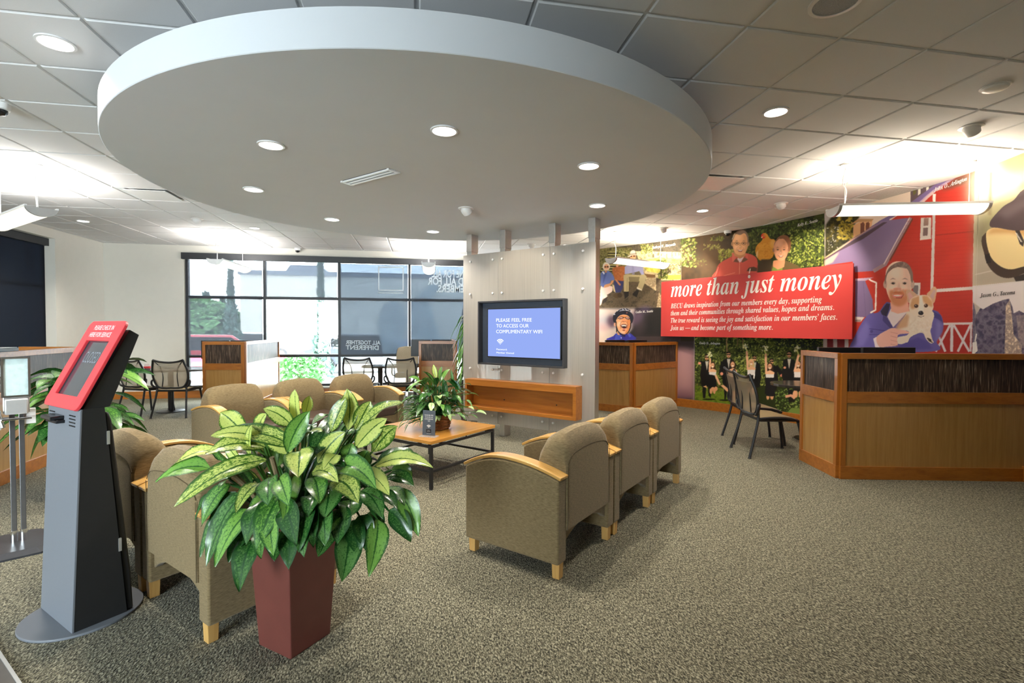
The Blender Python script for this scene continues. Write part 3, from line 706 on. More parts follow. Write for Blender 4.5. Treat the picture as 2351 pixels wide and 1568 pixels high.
# ------------------------------------------------------------------ lounge armchairs
def lounge_chair(label):
    t = thing('lounge_armchair', label, 'armchair', (0, 0, 0), 0, 'tan lounge armchairs with wooden arm caps')
    W, AT = .3815, .098
    def ztop(y): return .640-(.42 if y < .05 else .95)*(y-.05)**2
    ys = [-.345+.69*k/14 for k in range(15)]
    for s in (-1, 1):
        poly = [(-.345, .092)]+[(y, ztop(y)) for y in ys]+[(.345, .092)]
        MB().prism(poly, s*(W-AT), s*(W-.002), lambda p, q, x: (x, p, q)).build('arm_panel', 'fabric', t, smooth=True, bevel=.010)
        V = []; F = []; m = len(ys); ye = [-.352]+ys[1:-1]+[.354]
        for y in ye:
            sl = math.atan(-2*(.42 if y < .05 else .95)*(y-.05)); z = ztop(y)
            for xx, h in ((s*(W-AT+.004), .004), (s*(W-.004), .004), (s*(W-.004), .024), (s*(W-AT+.004), .024)):
                V.append((xx, y-math.sin(sl)*h, z+math.cos(sl)*h))
        for k in range(m-1):
            for q in range(4): F.append((k*4+q, k*4+(q+1) % 4, (k+1)*4+(q+1) % 4, (k+1)*4+q))
        F += [(0, 1, 2, 3), ((m-1)*4+3, (m-1)*4+2, (m-1)*4+1, (m-1)*4)]
        MB().add(V, F).build('arm_cap', 'honey', t, smooth=True, bevel=.004)
        for y in (-.312, .312):
            MB().prism([(-.026, -.026), (.026, -.026), (.026, .026), (-.026, .026)], 0, .11, lambda p, q, z: (s*(W-AT/2-.004)+p*(.88+.12*z/.11), y+q*(.88+.12*z/.11), z)).build('leg', 'honey_z', t, bevel=.003)
    # backrest: side profile swept across the width, top gently arched, corners rounded
    prof = [(-.348, .268), (-.352, .45), (-.353, .60), (-.350, .715), (-.332, .785), (-.292, .828), (-.240, .834), (-.190, .805), (-.155, .742), (-.140, .65), (-.130, .55), (-.128, .40), (-.128, .285)]
    w = W-AT+.004; xs = [-w, -w+.006, -w+.02, -w+.05, -w+.10, -.10, 0, .10, w-.10, w-.05, w-.02, w-.006, w]; V = []; cy, cz = -.24, .55
    for x in xs:
        e = w-abs(x); sh = 1-.10*max(0, 1-e/.02)**2
        drop = .034*(x/w)**2+.055*max(0, 1-e/.075)**2.4
        for y, z in prof:
            k = max(0, min(1, (z-.55)/.22)); V.append((x, cy+(y-cy)*(sh if k > .2 else 1), z-drop*k*k*(3-2*k)))
    m = MB(); m.grid(V, len(prof), len(xs)); m.f += [tuple(range(len(prof))), tuple(range((len(xs)-1)*len(prof), len(xs)*len(prof)))]
    V2 = len(m.v)
    for i in range(len(xs)-1): m.f.append((i*len(prof), (i+1)*len(prof), (i+2)*len(prof)-1, (i+1)*len(prof)-1))
    bo = m.build('backrest', 'fabric', t, smooth=True)
    for s_ in (-1, 1): MB().tube([(s_*(w-.003), -.3535, z) for z in (.27, .40, .55, .64)], .0018, 5).build('back_seam', 'seam', bo)
    MB().tube([(x, -.351, .722-.034*(x/w)**2-.05*max(0, 1-(w-abs(x))/.075)**2.4) for x in xs[1:-1]], .0018, 5).build('back_seam', 'seam', bo)
    # rear and front aprons with arched lower edge
    def apron(y0, y1, ztop_, name):
        n = 14; P = [(-w, ztop_), (w, ztop_)]+[(w-2*w*k/n, .165+.088*math.sin(PI*k/n)**.75) for k in range(n+1)]
        MB().prism(P, y0, y1, lambda p, q, y: (p, y, q)).build(name, 'fabric', t, smooth=True, bevel=.006)
    apron(-.322, -.28, .29, 'rear_apron'); apron(.28, .325, .32, 'front_apron')
    m = MB(); m.box(-w+.004, w-.004, -.15, .335, .30, .435); m.build('seat_cushion', 'seat_vinyl', t, smooth=True, bevel=.035, seg=4)
    return t
ch0 = lounge_chair('tan lounge armchair with wooden arm caps, in the row by the counter, its side facing the planter')
def place(o, c, rz, lb):
    o.location = (c[0], c[1], 0); o.rotation_euler = (0, 0, rz); o['label'] = lb
rzR, rzL, rzB = math.atan2(.697, .717), math.atan2(-.712, .702), math.atan2(-.70, -.71)
place(ch0, (.789, 3.195), rzR, 'tan armchair with backs to the mural, end of its row beside the table and planter')
dup(ch0, (1.341, 3.732, 0), rzR, 'tan armchair, middle one of the row turned away from the mural')
dup(ch0, (1.893, 4.268, 0), rzR, 'tan armchair, end of the row nearest the black mesh chairs')
dup(ch0, (-.961, 2.911, 0), rzL, 'tan armchair standing directly behind the maroon planter')
dup(ch0, (-1.502, 3.459, 0), rzL, 'tan armchair between the check-in kiosk and the planter chair')
dup(ch0, (-1.84, 5.66, 0), rzB, 'tan armchair across the coffee table, end of its row nearest the kiosk')
dup(ch0, (-1.29, 6.20, 0), rzB, 'tan armchair across the coffee table, middle of its row')
dup(ch0, (-.745, 6.737, 0), rzB, 'tan armchair across the coffee table, end of its row nearest the partition')

# ------------------------------------------------------------------ coffee table
ta = math.atan2(.703, .711); TS = .94
tb = thing('coffee_table', 'square honey wood coffee table on a black steel tube frame', 'table', (.082, 4.413, 0), ta)
MB().box(0, TS, 0, TS, .4125, .4425).build('tabletop', 'table_wood', tb, bevel=.003)
q = .0135
for x in (.02, TS-.02):
    for y in (.02, TS-.02):
        l = MB().box(x-q, x+q, y-q, y+q, .006, .398).build('leg', 'black', tb, bevel=.002)
        MB().cyl((x, y, 0), (x, y, .008), .010, n=12).build('glide', 'alu', l)
for z, nm in ((.386, 'top_frame_bar'), (.165, 'stretcher')):
    for y in (.02, TS-.02): MB().box(.02, TS-.02, y-q*.8, y+q*.8, z-q*.8, z+q*.8).build(nm, 'black', tb, bevel=.002)
    for x in (.02, TS-.02): MB().box(x-q*.8, x+q*.8, .02, TS-.02, z-q*.8, z+q*.8).build(nm, 'black', tb, bevel=.002)
for x in (.15, .5, .8):
    for y in (.02, TS-.02): MB().cyl((x, y, .39), (x, y, .413), .006, n=8).build('spacer', 'black', tb)
# acrylic sign
MAT['sign_face'] = plain('sign_slate', (.075, .095, .12), .35, noise=.05)
MAT['print_white'] = plain('print_white', (.85, .85, .85), .5, noise=.01)
MAT['print_dark'] = plain('print_dark', (.012, .014, .02), .4)
sa, sb = at_z(965, 1001, .4435), at_z(1003, 1004, .4435); u = (sb-sa); u.z = 0; sw = .128; u.normalize(); rzS = math.atan2(u.y, u.x); sc_ = (sa+sb)/2
sg = thing('table_sign', 'slate blue acrylic stand-up sign on the coffee table with wifi symbol', 'sign', (sc_.x, sc_.y, .4435), rzS)
hS = over(983, 943, sc_)-.4435
tilt = .05
def sgp(x, z, o=0): return Vector((x, tilt*z-o, z))
MB().prism([(-sw/2, .012), (sw/2, .012), (sw/2, hS), (-sw/2, hS)], 0, .006, lambda p, q, e_: sgp(p, q, -e_)).build('sign_panel', 'sign_face', sg, bevel=.001)
MB().box(-sw*.66, sw*.66, -.035, .05, 0, .008).build('acrylic_foot', 'acrylic', sg, bevel=.001)
def sign_line(body, zc, hgt, wid, mat='print_white'):
    lettering('sign_lettering', body, lambda s, t_: sgp((s-.5)*wid, zc+t_*hgt/.7, .0012), mat, sg)
for k, (bd, wd) in enumerate((('PLEASE FEEL FREE', .088), ('TO ACCESS OUR', .082), ('COMPLIMENTARY', .088), ('WIFI', .024))): sign_line(bd, hS*(.80-.075*k), hS*.045, wd)
def wifi(f, r, mat, parent, name='wifi_symbol'):
    m = MB()
    for k, (ra, rb) in enumerate(((0, .2), (.36, .54), (.68, .86), (1.0, 1.18))):
        n = 12; a0 = math.radians(48)
        P = [(rb*math.sin(-a0+2*a0*i/n), rb*math.cos(-a0+2*a0*i/n)) for i in range(n+1)]+[(ra*math.sin(a0-2*a0*i/n), ra*math.cos(a0-2*a0*i/n)) for i in range(n+1)]
        V = [f(p*r, q_*r) for p, q_ in P]; N_ = n+1
        m.add(V, [(i, i+1, 2*N_-2-i, 2*N_-1-i) for i in range(n)])
    return m.build(name, mat, parent, fix=False)
wifi(lambda p, q_: sgp(p, hS*.335+q_, .0012), .024, 'print_white', sg)
MB().prism([(-.026, hS*.15), (.026, hS*.15), (.026, hS*.29), (-.026, hS*.29)], 0, .0006, lambda p, q_, e_: sgp(p, q_, e_)).build('dark_panel', 'print_dark', sg)
sign_line('Password:', hS*.235, hS*.018, .020); sign_line('Member Owned', hS*.195, hS*.022, .032); sign_line('complimentary wifi', hS*.115, hS*.016, .044)

# ------------------------------------------------------------------ translucent partition with screen
PO = Vector((1.09, 6.53, 0)); pd = Vector((1, -1, 0)).normalized(); pn = Vector((-1, -1, 0)).normalized(); GO = .08
gp = thing('glass_partition', 'tall translucent ribbed partition on four steel posts', 'partition', PO, -PI/4)
def loc(x, y, off):
    P = at_plane(x, y, PO+pn*off, pn)-PO; return Vector((P.dot(pd), -P.dot(pn), P.z))
for k, xc in enumerate((-.574, 0, .760, 1.302)):
    po = MB().box(xc-.08, xc, 0, .14, 0, DZ0-.24).build('post', 'steel', gp, bevel=.002)
    MB().box(xc-.085, xc+.005, -.005, .145, DZ0-.24, DZ0).build('post_sleeve', 'steel', po, bevel=.002)
gx = [loc(1064, 760, GO).x, loc(1144, 760, GO).x, loc(1262.4, 760, GO).x, loc(1367, 760, GO).x]
for k in range(3):
    MB().box(gx[k]+.0015, gx[k+1]-.0015, -GO-.006, -GO+.006, .178, 2.455).build('resin_panel', 'frost', gp, bevel=.002)
for xs_, zs in (((205, 542, 681, 1298, 1458, 1894), None),):
    for i, xx in enumerate(xs_):
        X = loc(1050+xx/6.534, 590, GO).x
        for z in (2.36, 1.915, .90, .285):
            b_ = MB().cyl((X, -GO-.026, z), (X, -GO-.006, z), .015, n=14).build('standoff_button', 'pin', gp, smooth=True, bevel=.003)
            xp = (-.574, -.574, 0, 0, .76, 1.302)[i] if False else min((-.574, 0, .760, 1.302), key=lambda c: abs(c-.04-X))-.04
            MB().tube([(X, -GO+.006, z), (X+(xp-X)*.4, -.05, z), (xp, .01, z)], [.010, .012, .02], 8).build('bracket_arm', 'steel', b_)
# screen recessed in a charcoal box
FT = .185
A, B = loc(1096.8, 692.8, FT), loc(1294, 845, FT)
tvx = thing('screen_box', 'charcoal framed wall box around the blue screen', 'screen box', PO, -PI/4)
X0, X1, Z1, Z0 = A.x, B.x, (loc(1096.8, 692.8, FT).z+loc(1294, 683.9, FT).z)/2, (loc(1294, 845, FT).z+loc(1097.5, 837, FT).z)/2
th = .022
MB().ring([(X0, Z0), (X1, Z0), (X1, Z1), (X0, Z1)], [(X0+th, Z0+th), (X1-th, Z0+th), (X1-th, Z1-th), (X0+th, Z1-th)], lambda p, q_, y: (p, y, q_), -FT, -GO-.010).build('box_frame', 'charcoal', tvx, bevel=.002)
MB().box(X0+th, X1-th, -GO-.022, -GO-.012, Z0+th, Z1-th).build('back_panel', 'tv_back', tvx)
tv = thing('wall_screen', 'flat screen showing a periwinkle blue wifi notice', 'screen', PO, -PI/4)
TO = .150
a1, a2, a3, a4 = [loc(x, y, TO) for x, y in ((1120, 711.4), (1286, 705.5), (1286, 823), (1121.6, 818.5))]
sx0, sx1, sz0, sz1 = (a1.x+a4.x)/2, (a2.x+a3.x)/2, (a3.z+a4.z)/2, (a1.z+a2.z)/2
MB().box(sx0-.014, sx1+.014, -TO, -.104, sz0-.014, sz1+.014).build('screen_bezel', 'black', tv, bevel=.003)
MAT['screen_blue'] = emissive('screen_glow', (.27, .37, .80), .60)
MAT['screen_text'] = emissive('screen_text', (.92, .95, 1), .75)
MB().box(sx0, sx1, -TO-.003, -TO, sz0, sz1).build('display', 'screen_blue', tv)
SW, SH = sx1-sx0, sz1-sz0
def tv_line(body, x, z, w, hgt, mat='screen_text'):
    lettering('screen_lettering', body, lambda s, t_: Vector((sx0+SW*(x+w*s), -TO-.0045, sz0+SH*(z+t_*hgt/.7))), mat, tv)
tv_line('PLEASE FEEL FREE', .125, .735, .505, .072); tv_line('TO ACCESS OUR', .125, .615, .465, .072); tv_line('COMPLIMENTARY WIFI', .125, .495, .645, .072)
tv_line('Password:', .13, .135, .155, .036); tv_line('Member Owned', .13, .065, .255, .036)
wifi(lambda p, q_: Vector((sx0+SW*.185+p, -TO-.0045, sz0+SH*.255+q_)), .062, 'screen_text', tv)
# honey coloured shelf box
FS = .25
l0, l1 = loc(1067.5, 900, FS).x, loc(1322, 925, FS).x; zt, zb = .770, .372
sh = thing('wall_shelf', 'long honey coloured open shelf box fixed under the screen', 'shelf', PO, -PI/4)
yb_ = -GO-.012
MB().box(l0, l1, -FS, yb_, zt-.082, zt).build('top_board', 'cherry_h', sh, bevel=.002)
MB().box(l0, l1, -FS, yb_, zb, zb+.042).build('bottom_board', 'cherry_h', sh, bevel=.002)
MB().box(l0, l0+.03, -FS+.001, yb_, zb+.042, zt-.082).build('end_board', 'cherry_h', sh); MB().box(l1-.042, l1, -FS+.001, yb_, zb+.042, zt-.082).build('end_board', 'cherry_h', sh)
MB().box(l0+.03, l1-.042, yb_-.015, yb_, zb+.042, zt-.082).build('back_board', 'cherry_h', sh)
for f_ in (.33, .8): MB().cyl((l0+(l1-l0)*f_, yb_-.02, zb+.14), (l0+(l1-l0)*f_, yb_-.012, zb+.14), .008, n=10).build('bolt_head', 'black', sh)

# ------------------------------------------------------------------ desk partitions (wood frame, grass resin, maple panel)
HP = 1.215
def wing(t, p0, p1, th=.055, posts=(1, 1)):
    p0, p1 = Vector((p0[0], p0[1], 0)), Vector((p1[0], p1[1], 0)); u = p1-p0; L = u.length; u.normalize(); v = Vector((-u.y, u.x, 0)); Z = Vector((0, 0, 1))
    def bx(name, a, b, z0, z1, hw, mat, bev=.002, par=t):
        return MB().obox(p0+u*(a+b)/2+Z*(z0+z1)/2, u*(b-a)/2, v*hw, Z*(z1-z0)/2).build(name, mat, par, bevel=bev)
    h = th/2; pw = .05
    bx('top_rail', 0, L, HP-.055, HP, h+.001, 'cherry_h'); bx('middle_rail', pw, L-pw, .735, .845, h, 'cherry_h'); bx('base_rail', 0, L, 0, .125, h+.002, 'cherry_h')
    bx('stile', 0, pw, .125, HP-.055, h, 'cherry'); bx('stile', L-pw, L, .125, HP-.055, h, 'cherry')
    bx('resin_inset', pw, L-pw, .845, HP-.055, h*.35, 'resin', 0); bx('maple_inset', pw, L-pw, .125, .735, h*.55, 'maple', 0)
def workstation(label, wings, name='desk_partition'):
    t = thing(name, label, 'desk partition', (0, 0, 0), 0, 'wood and resin desk partitions')
    for w in wings: wing(t, *w)
    return t
workstation('long wood and grass resin desk partition before the barn photograph', [((4.147, 4.813), (3.976, 4.137)), ((3.976, 4.137), (6.05, 3.679))])
workstation('desk partition running from beside the steel post to the mural wall', [((3.02, 8.53), (3.56, 7.98)), ((3.56, 7.98), (4.74, 8.66))])
workstation('desk partition by the car park window, cream corner side', [((-3.64, 9.20), (-2.95, 9.08)), ((-2.95, 9.08), (-2.98, 11.2))])
workstation('narrow desk partition between the mesh chairs and the translucent partition', [((-.05, 9.46), (.63, 9.34)), ((.63, 9.34), (.66, 11.2))])
workstation('low wood and resin counter front beside the sanitizer stand', [((-3.66, 4.2), (-3.94, 6.62)), ((-3.94, 6.62), (-4.6, 6.72))])
# worktops, monitors
MAT['worktop'] = plain('dark_worktop', (.055, .052, .046), .18, noise=.15, scale=40)
def slab(name, poly, z, label, legs, th=.035):
    c = Vector((sum(p[0] for p in poly)/len(poly), sum(p[1] for p in poly)/len(poly), 0)); t = thing(name, label, 'desk', c)
    MB().prism([(p[0]-c.x, p[1]-c.y) for p in poly], z-th, z, lambda p, q_, e_: (p, q_, e_)).build('desktop', 'worktop', t, bevel=.006)
    for l in legs:
        lg = MB().cyl((l[0]-c.x, l[1]-c.y, .015), (l[0]-c.x, l[1]-c.y, z-th), .045, n=20).build('column', 'black', t, smooth=True)
        MB().lathe([(.22, 0), (.22, .010), (.06, .03), (.045, .03)], 28, (l[0]-c.x, l[1]-c.y, 0)).build('column_foot', 'black', lg, smooth=True)
    return t
ZD = .737
def capsule(p0, p1, r):
    p0, p1 = Vector((*p0, 0)), Vector((*p1, 0)); u = (p1-p0).normalized(); v = Vector((-u.y, u.x, 0)); P = []
    for k in range(13): a = PI*k/12; P.append(p0+(v*math.cos(a)-u*math.sin(a))*r)
    return [(p.x, p.y) for p in P]+[(p.x, p.y) for p in (p1-v*r, p1+v*r)]
tip = at_z(1769, 879.7, ZD); 
slab('desk', capsule((tip.x+.42, tip.y-.10), (5.3, tip.y-.42), .40), ZD, 'dark rounded desk behind the long partition under the wedding photograph', [(tip.x+.55, tip.y-.12)])
cA = fl(393, 944); slab('desk', capsule((cA.x-.05, cA.y+.05), (-3.40, 9.75), .42), ZD, 'dark desk with rounded end by the cream corner', [(cA.x, cA.y)])
slab('desk', capsule((-.78, 9.86), (.22, 10.08), .36), ZD, 'dark desk with rounded end before the mirrored motto', [(-.78, 9.80)])
slab('desk', capsule((4.0, 8.9), (3.4, 9.6), .35), ZD, 'dark desk hidden behind the partition by the terrace photograph', [(3.9, 8.95)])
def monitor(px_, z_top, p, rz, label, w=.52):
    t = thing('computer_monitor', label, 'monitor', (p[0], p[1], ZD), rz, 'black computer monitors')
    zt = z_top-ZD
    MB().box(-w/2, w/2, -.02, .025, zt-.33, zt).build('monitor_case', 'black', t, bevel=.004)
    MB().box(-w/2+.015, w/2-.015, .025, .027, zt-.315, zt-.015).build('monitor_screen', 'black_gloss', t)
    MB().cyl((0, -.035, .01), (0, -.035, zt-.15), .02, n=12).build('stand_column', 'black', t); MB().box(-.12, .12, -.11, .07, 0, .012).build('stand_foot', 'black', t, bevel=.003)
# one pair of screens per desk, backs to the partition
def mon_pair(pxs, ytop, dist, rz, lab, w=.55):
    for k, px_ in enumerate(pxs):
        d = ray(px_, 760); s_ = dist/math.hypot(d.x, d.y); p = Vector((d.x*s_, d.y*s_, 0)); monitor(px_, over(px_, ytop, p), p, rz, lab[k], w)
mon_pair((1936, 2040), 797.5, 6.75, math.atan2(-.374, 1.693), ('black monitor top behind the long partition, next to its short end', 'black monitor top behind the long partition, farther from its short end'))
mon_pair((1412, 1463), 780.5, 9.7, math.atan2(.2, .98), ('black monitor top behind the mural partition, next to the steel post', 'black monitor top behind the mural partition, below the cyclist photograph'), .42)
mon_pair((495, 555), 781.5, 10.3, -.17, ('black monitor top behind the window partition, toward the cream corner', 'black monitor top behind the window partition, toward the bright pane'), .50)
mon_pair((966, 1014), 779.5, 9.95, -.10, ('black monitor jutting beside the narrow partition near the mesh chair', 'black monitor top behind the narrow partition'), .38)
p_ = at_z(6, 806, HP); g0 = thing('desk_tray', 'grey tray lying on the side counter top', 'tray', (-3.74, 5.26, HP), .1)
MB().box(-.1, .03, -.16, .16, 0, .035).build('tray_body', 'charcoal', g0, bevel=.004); MB().box(-.09, .02, -.15, .15, .035, .038).build('tray_top', 'alu', g0)
# candle jar on the corner desk
pj = at_z(338, 849, ZD); cj = thing('candy_jar', 'small glass jar with red label on the corner desk', 'jar', pj)
MB().lathe([(.04, 0), (.048, .01), (.05, .07), (.04, .085), (.04, .10)], 20).build('glass_body', 'acrylic', cj, smooth=True)
MB().lathe([(.0505, .028), (.0508, .03), (.0508, .055), (.0505, .057)], 20).build('red_label', 'red_plate', cj); MB().lathe([(.043, 0), (.045, .03), (.0, .032)], 16, (0, 0, .004)).build('contents', 'brownpot', cj)
pb_ = at_z(1467, 781, 0) if False else None

# ------------------------------------------------------------------ black framed mesh side chairs
def mesh_chair():
    t = thing('mesh_chair', '', 'chair', (0, 0, 0), 0, 'black framed mesh side chairs')
    # back frame outline (x, y, z); y<0 is the rear
    half = [(.0, -.235, .478), (.10, -.232, .475), (.185, -.225, .492), (.235, -.222, .56), (.262, -.232, .66), (.258, -.258, .78), (.232, -.292, .885), (.222, -.305, .930)]
    top = [(.222, -.305, .930), (.15, -.292, .906), (.07, -.280, .893), (0, -.277, .889)]
    R_ = spline(half, 5); Tp = spline(top, 4)
    right = R_+Tp[1:]; left = [Vector((-p.x, p.y, p.z)) for p in reversed(right)][1:-1]
    MB().tube(right+left, .0165, 8, closed=True).build('back_frame', 'black', t, smooth=True)
    # mesh sheet between left and right edge at each height
    zs = np.linspace(.482, .915, 12); V = []
    rx = sorted([(p.z, p.x, p.y) for p in R_[3:]]); Z_ = [r[0] for r in rx]; nx = 9
    for z in zs:
        x = float(np.interp(z, Z_, [r[1] for r in rx])); y = float(np.interp(z, Z_, [r[2] for r in rx]))
        for k in range(nx):
            f = -1+2*k/(nx-1); dip = (-.036*(1-f*f)) if z > .85 else 0
            V.append((x*f, y-.018*(1-f*f)*(1 if z < .85 else -1.2), z+dip*(z-.85)/.065*(1 if z > .85 else 0)))
    MB().grid(V, nx, 12).build('back_mesh', 'mesh_back', t, smooth=True)
    for s in (-1, 1):
        P = spline([(s*.205, -.293, .905), (s*.13, -.262, .80), (s*.105, -.248, .66), (s*.12, -.242, .50)], 5); MB().tube(P, .0075, 6).build('back_rib', 'black', t, smooth=True)
        # rear leg rises into a loop that carries the back
        lp = spline([(s*.262, -.31, .012), (s*.236, -.245, .25), (s*.222, -.205, .43), (s*.222, -.205, .52), (s*.236, -.20, .585), (s*.262, -.212, .605), (s*.285, -.228, .59), (s*.283, -.235, .54), (s*.250, -.232, .50), (s*.21, -.228, .484)], 5)
        rl = MB().tube(lp, .0155, 8).build('leg', 'black', t, smooth=True)
        MB().lathe([(.020, 0), (.020, .006), (.012, .016)], 14, (s*.262, -.31, 0)).build('glide', 'black', rl)
        fp_ = spline([(s*.225, -.20, .425), (s*.222, 0, .423), (s*.215, .18, .425), (s*.222, .235, .395), (s*.246, .285, .10), (s*.252, .295, .012)], 5)
        f2 = MB().tube(fp_, .0155, 8).build('leg', 'black', t, smooth=True)
        MB().lathe([(.020, 0), (.020, .006), (.012, .016)], 14, (s*.252, .295, 0)).build('glide', 'black', f2)
    for y in (-.19, .17): MB().cyl((-.22, y, .422), (.22, y, .422), .010, n=8).build('seat_bar', 'black', t)
    nx, ny = 9, 9; V = []
    for j in range(ny):
        v = j/(ny-1)
        for i in range(nx):
            f = -1+2*i/(nx-1); V.append((f*(.225+.02*math.sin(PI*v)), -.205+.465*v+.02*(1-f*f)*(v > .9), .448-.012*(1-f*f)*math.sin(PI*v)+.02*math.sin(PI*min(1, v*1.1))-.035*max(0, v-.8)*4))
    V2 = [(x, y, z-.022) for x, y, z in V]
    m = MB(); m.grid(V, nx, ny); m.grid(V2, nx, ny); o = nx*ny
    ring_ = [i for i in range(nx)]+[j*nx+nx-1 for j in range(1, ny)]+[(ny-1)*nx+i for i in range(nx-2, -1, -1)]+[j*nx for j in range(ny-2, 0, -1)]
    for a_, b_ in zip(ring_, ring_[1:]+ring_[:1]): m.f.append((a_, b_, b_+o, a_+o))
    m.build('seat', 'mesh_seat', t, smooth=True)
    edge = [Vector(V[i])-Vector((0, 0, .011)) for i in ring_]; MB().tube(edge, .014, 6, closed=True).build('seat_rim', 'black', t, smooth=True)
    return t
mc = mesh_chair(); used = []
def put_mesh(rear, fwd, lb):
    f = Vector((*fwd, 0)).normalized(); c = Vector((*rear, 0))+f*.25; rz = math.atan2(-f.x, f.y)
    if not used: mc.location = c; mc.rotation_euler = (0, 0, rz); mc['label'] = lb; used.append(1)
    else: dup(mc, c, rz, lb)
put_mesh((3.72, 5.19), (.965, -.22), 'black mesh chair drawn up beside the short end of the long partition')
put_mesh((4.00, 5.84), (.95, -.32), 'black mesh chair under the wedding photograph, farther from the long partition')
put_mesh((-3.97, 8.80), (.06, 1), 'black mesh chair with its back to the lounge at the corner desk')
put_mesh((-4.66, 9.06), (.42, .9), 'black mesh chair turned sideways at the corner desk behind the kiosk')
put_mesh((-1.10, 9.03), (.22, 1), 'pale backed mesh chair at the window desk beside its column')
put_mesh((-.36, 8.92), (.03, 1), 'pale backed mesh chair at the window desk beside the narrow partition')
def task_chair(p, fwd, label):
    f = Vector((*fwd, 0)).normalized(); t = thing('task_chair', label, 'office chair', (p[0], p[1], 0), math.atan2(-f.x, f.y), 'beige task chairs')
    m = MB(); V = []; nx, nz = 7, 9
    for j in range(nz):
        v = j/(nz-1); w = .19+.045*math.sin(PI*min(1, v*.9+.1))
        for i in range(nx):
            u_ = -1+2*i/(nx-1); V.append((u_*w, -.20-.10*v+.05*(u_*u_-.5), .52+.55*v-.03*(u_*u_)*(v > .9)))
    V2 = [(x, y-.06, z) for x, y, z in V]; m.grid(V, nx, nz); m.grid(V2, nx, nz); o = nx*nz
    rg = [i for i in range(nx)]+[j*nx+nx-1 for j in range(1, nz)]+[(nz-1)*nx+i for i in range(nx-2, -1, -1)]+[j*nx for j in range(nz-2, 0, -1)]
    for a_, b_ in zip(rg, rg[1:]+rg[:1]): m.f.append((a_, b_, b_+o, a_+o))
    m.build('backrest', 'beige_uph', t, smooth=True, bevel=.015)
    MB().prism(rrect(-.24, .24, -.22, .24, .08), .44, .52, lambda a_, b_, z: (a_, b_, z)).build('seat', 'beige_uph', t, smooth=True, bevel=.02)
    MB().cyl((0, 0, .10), (0, 0, .44), .028, n=14).build('gas_column', 'black', t, smooth=True)
    MB().tube(spline([(0, -.1, .43), (0, -.27, .45), (0, -.31, .6)], 5), .02, 8).build('back_stem', 'black', t, smooth=True)
    for s in (-1, 1):
        MB().tube(spline([(s*.22, 0, .46), (s*.30, 0, .50), (s*.30, 0, .66)], 5), .014, 8).build('arm_post', 'black', t, smooth=True)
        MB().box(s*.30-.04, s*.30+.04, -.12, .14, .66, .69).build('arm_pad', 'black', t, smooth=True, bevel=.012)
    for k in range(5):
        a_ = 2*PI*k/5+.3; e_ = Vector((math.cos(a_)*.31, math.sin(a_)*.31, .075)); l = MB().tube([(0, 0, .12), e_], [.028, .018], 8).build('base_spoke', 'alu', t, smooth=True)
        MB().cyl(e_+Vector((-.02*math.sin(a_), .02*math.cos(a_), -.045)), e_+Vector((.02*math.sin(a_), -.02*math.cos(a_), -.045)), .03, n=14).build('caster', 'black', l, smooth=True)
task_chair((-3.63, 9.98), (-.3, -1), 'beige task chair behind the corner desk by the sheer shaded window')
task_chair((-.30, 10.55), (0, -1), 'beige high backed task chair behind the window desk under the mirrored motto')

# ------------------------------------------------------------------ check-in kiosk
kA, kB = fl(96, 1400), fl(167, 1460); ku = (kB-kA); KW = ku.length; ku.normalize(); krz = math.atan2(ku.y, ku.x)
kk = thing('checkin_kiosk', 'grey check-in kiosk with tilted red framed screen on an oval base', 'kiosk', kA, krz)
MB().prism([(.215+.243*math.cos(2*PI*i/56), .10+.243*math.sin(2*PI*i/56)) for i in range(56)], 0, .012, lambda p, q_, z: (p, q_, z)).build('base_plate', 'kiosk', kk, bevel=.003)
side = [(.0, .012), (.046, 1.05), (.135, 1.05), (.213, .012)]
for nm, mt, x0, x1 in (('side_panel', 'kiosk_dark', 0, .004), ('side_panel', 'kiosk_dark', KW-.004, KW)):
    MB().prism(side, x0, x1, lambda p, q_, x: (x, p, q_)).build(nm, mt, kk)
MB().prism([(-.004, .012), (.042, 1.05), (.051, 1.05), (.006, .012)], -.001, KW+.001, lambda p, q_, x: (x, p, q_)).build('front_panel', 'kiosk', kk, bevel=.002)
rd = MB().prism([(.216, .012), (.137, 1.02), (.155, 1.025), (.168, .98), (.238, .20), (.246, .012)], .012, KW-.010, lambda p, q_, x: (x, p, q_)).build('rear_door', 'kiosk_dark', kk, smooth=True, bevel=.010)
for z in (.36, .90):
    y = .213-.078*(z/1.04); MB().box(KW-.006, KW+.004, y-.004, y+.008, z-.032, z+.032).build('hinge', 'alu', rd)
hd = MB().prism([(.050, 1.04), (.245, 1.425), (.286, 1.398), (.160, 1.05)], .006, KW-.006, lambda p, q_, x: (x, p, q_)).build('screen_housing', 'kiosk_dark', kk, bevel=.003)
# tilted red frame: local (s across, t up the slope)
b0, b1 = Vector((0, .036, 1.040)), Vector((0, .243, 1.462)); bl = (b1-b0).length; bt = (b1-b0).normalized(); bn = Vector((0, -bt.z, bt.y))
def bz(s, t_, o=0): return Vector((s, 0, 0))+b0+bt*t_+bn*o
out = rrect(-.016, KW+.014, 0, bl, .035, 5); ix0, ix1, it0, it1 = .062, KW-.064, .065, bl-.112
def proj_in(p):
    cx_, cy_ = KW/2, bl/2; return (min(max(p[0], ix0), ix1), min(max(p[1], it0), it1))
inn = []
for (p, q_) in out: inn.append(proj_in((ix0-1 if p < KW/2 else ix1+1, it0-1 if q_ < bl/2 else it1+1)))
MB().ring(out, inn, lambda p, q_, o: bz(p, q_, o), .002, .016).build('red_frame', 'red_plate', kk, bevel=.002)
MAT['kiosk_screen'] = plain('kiosk_glass', (.028, .034, .045), .16, noise=.35, scale=9, coat=.4, emit=(.3, .36, .45), estr=.06)
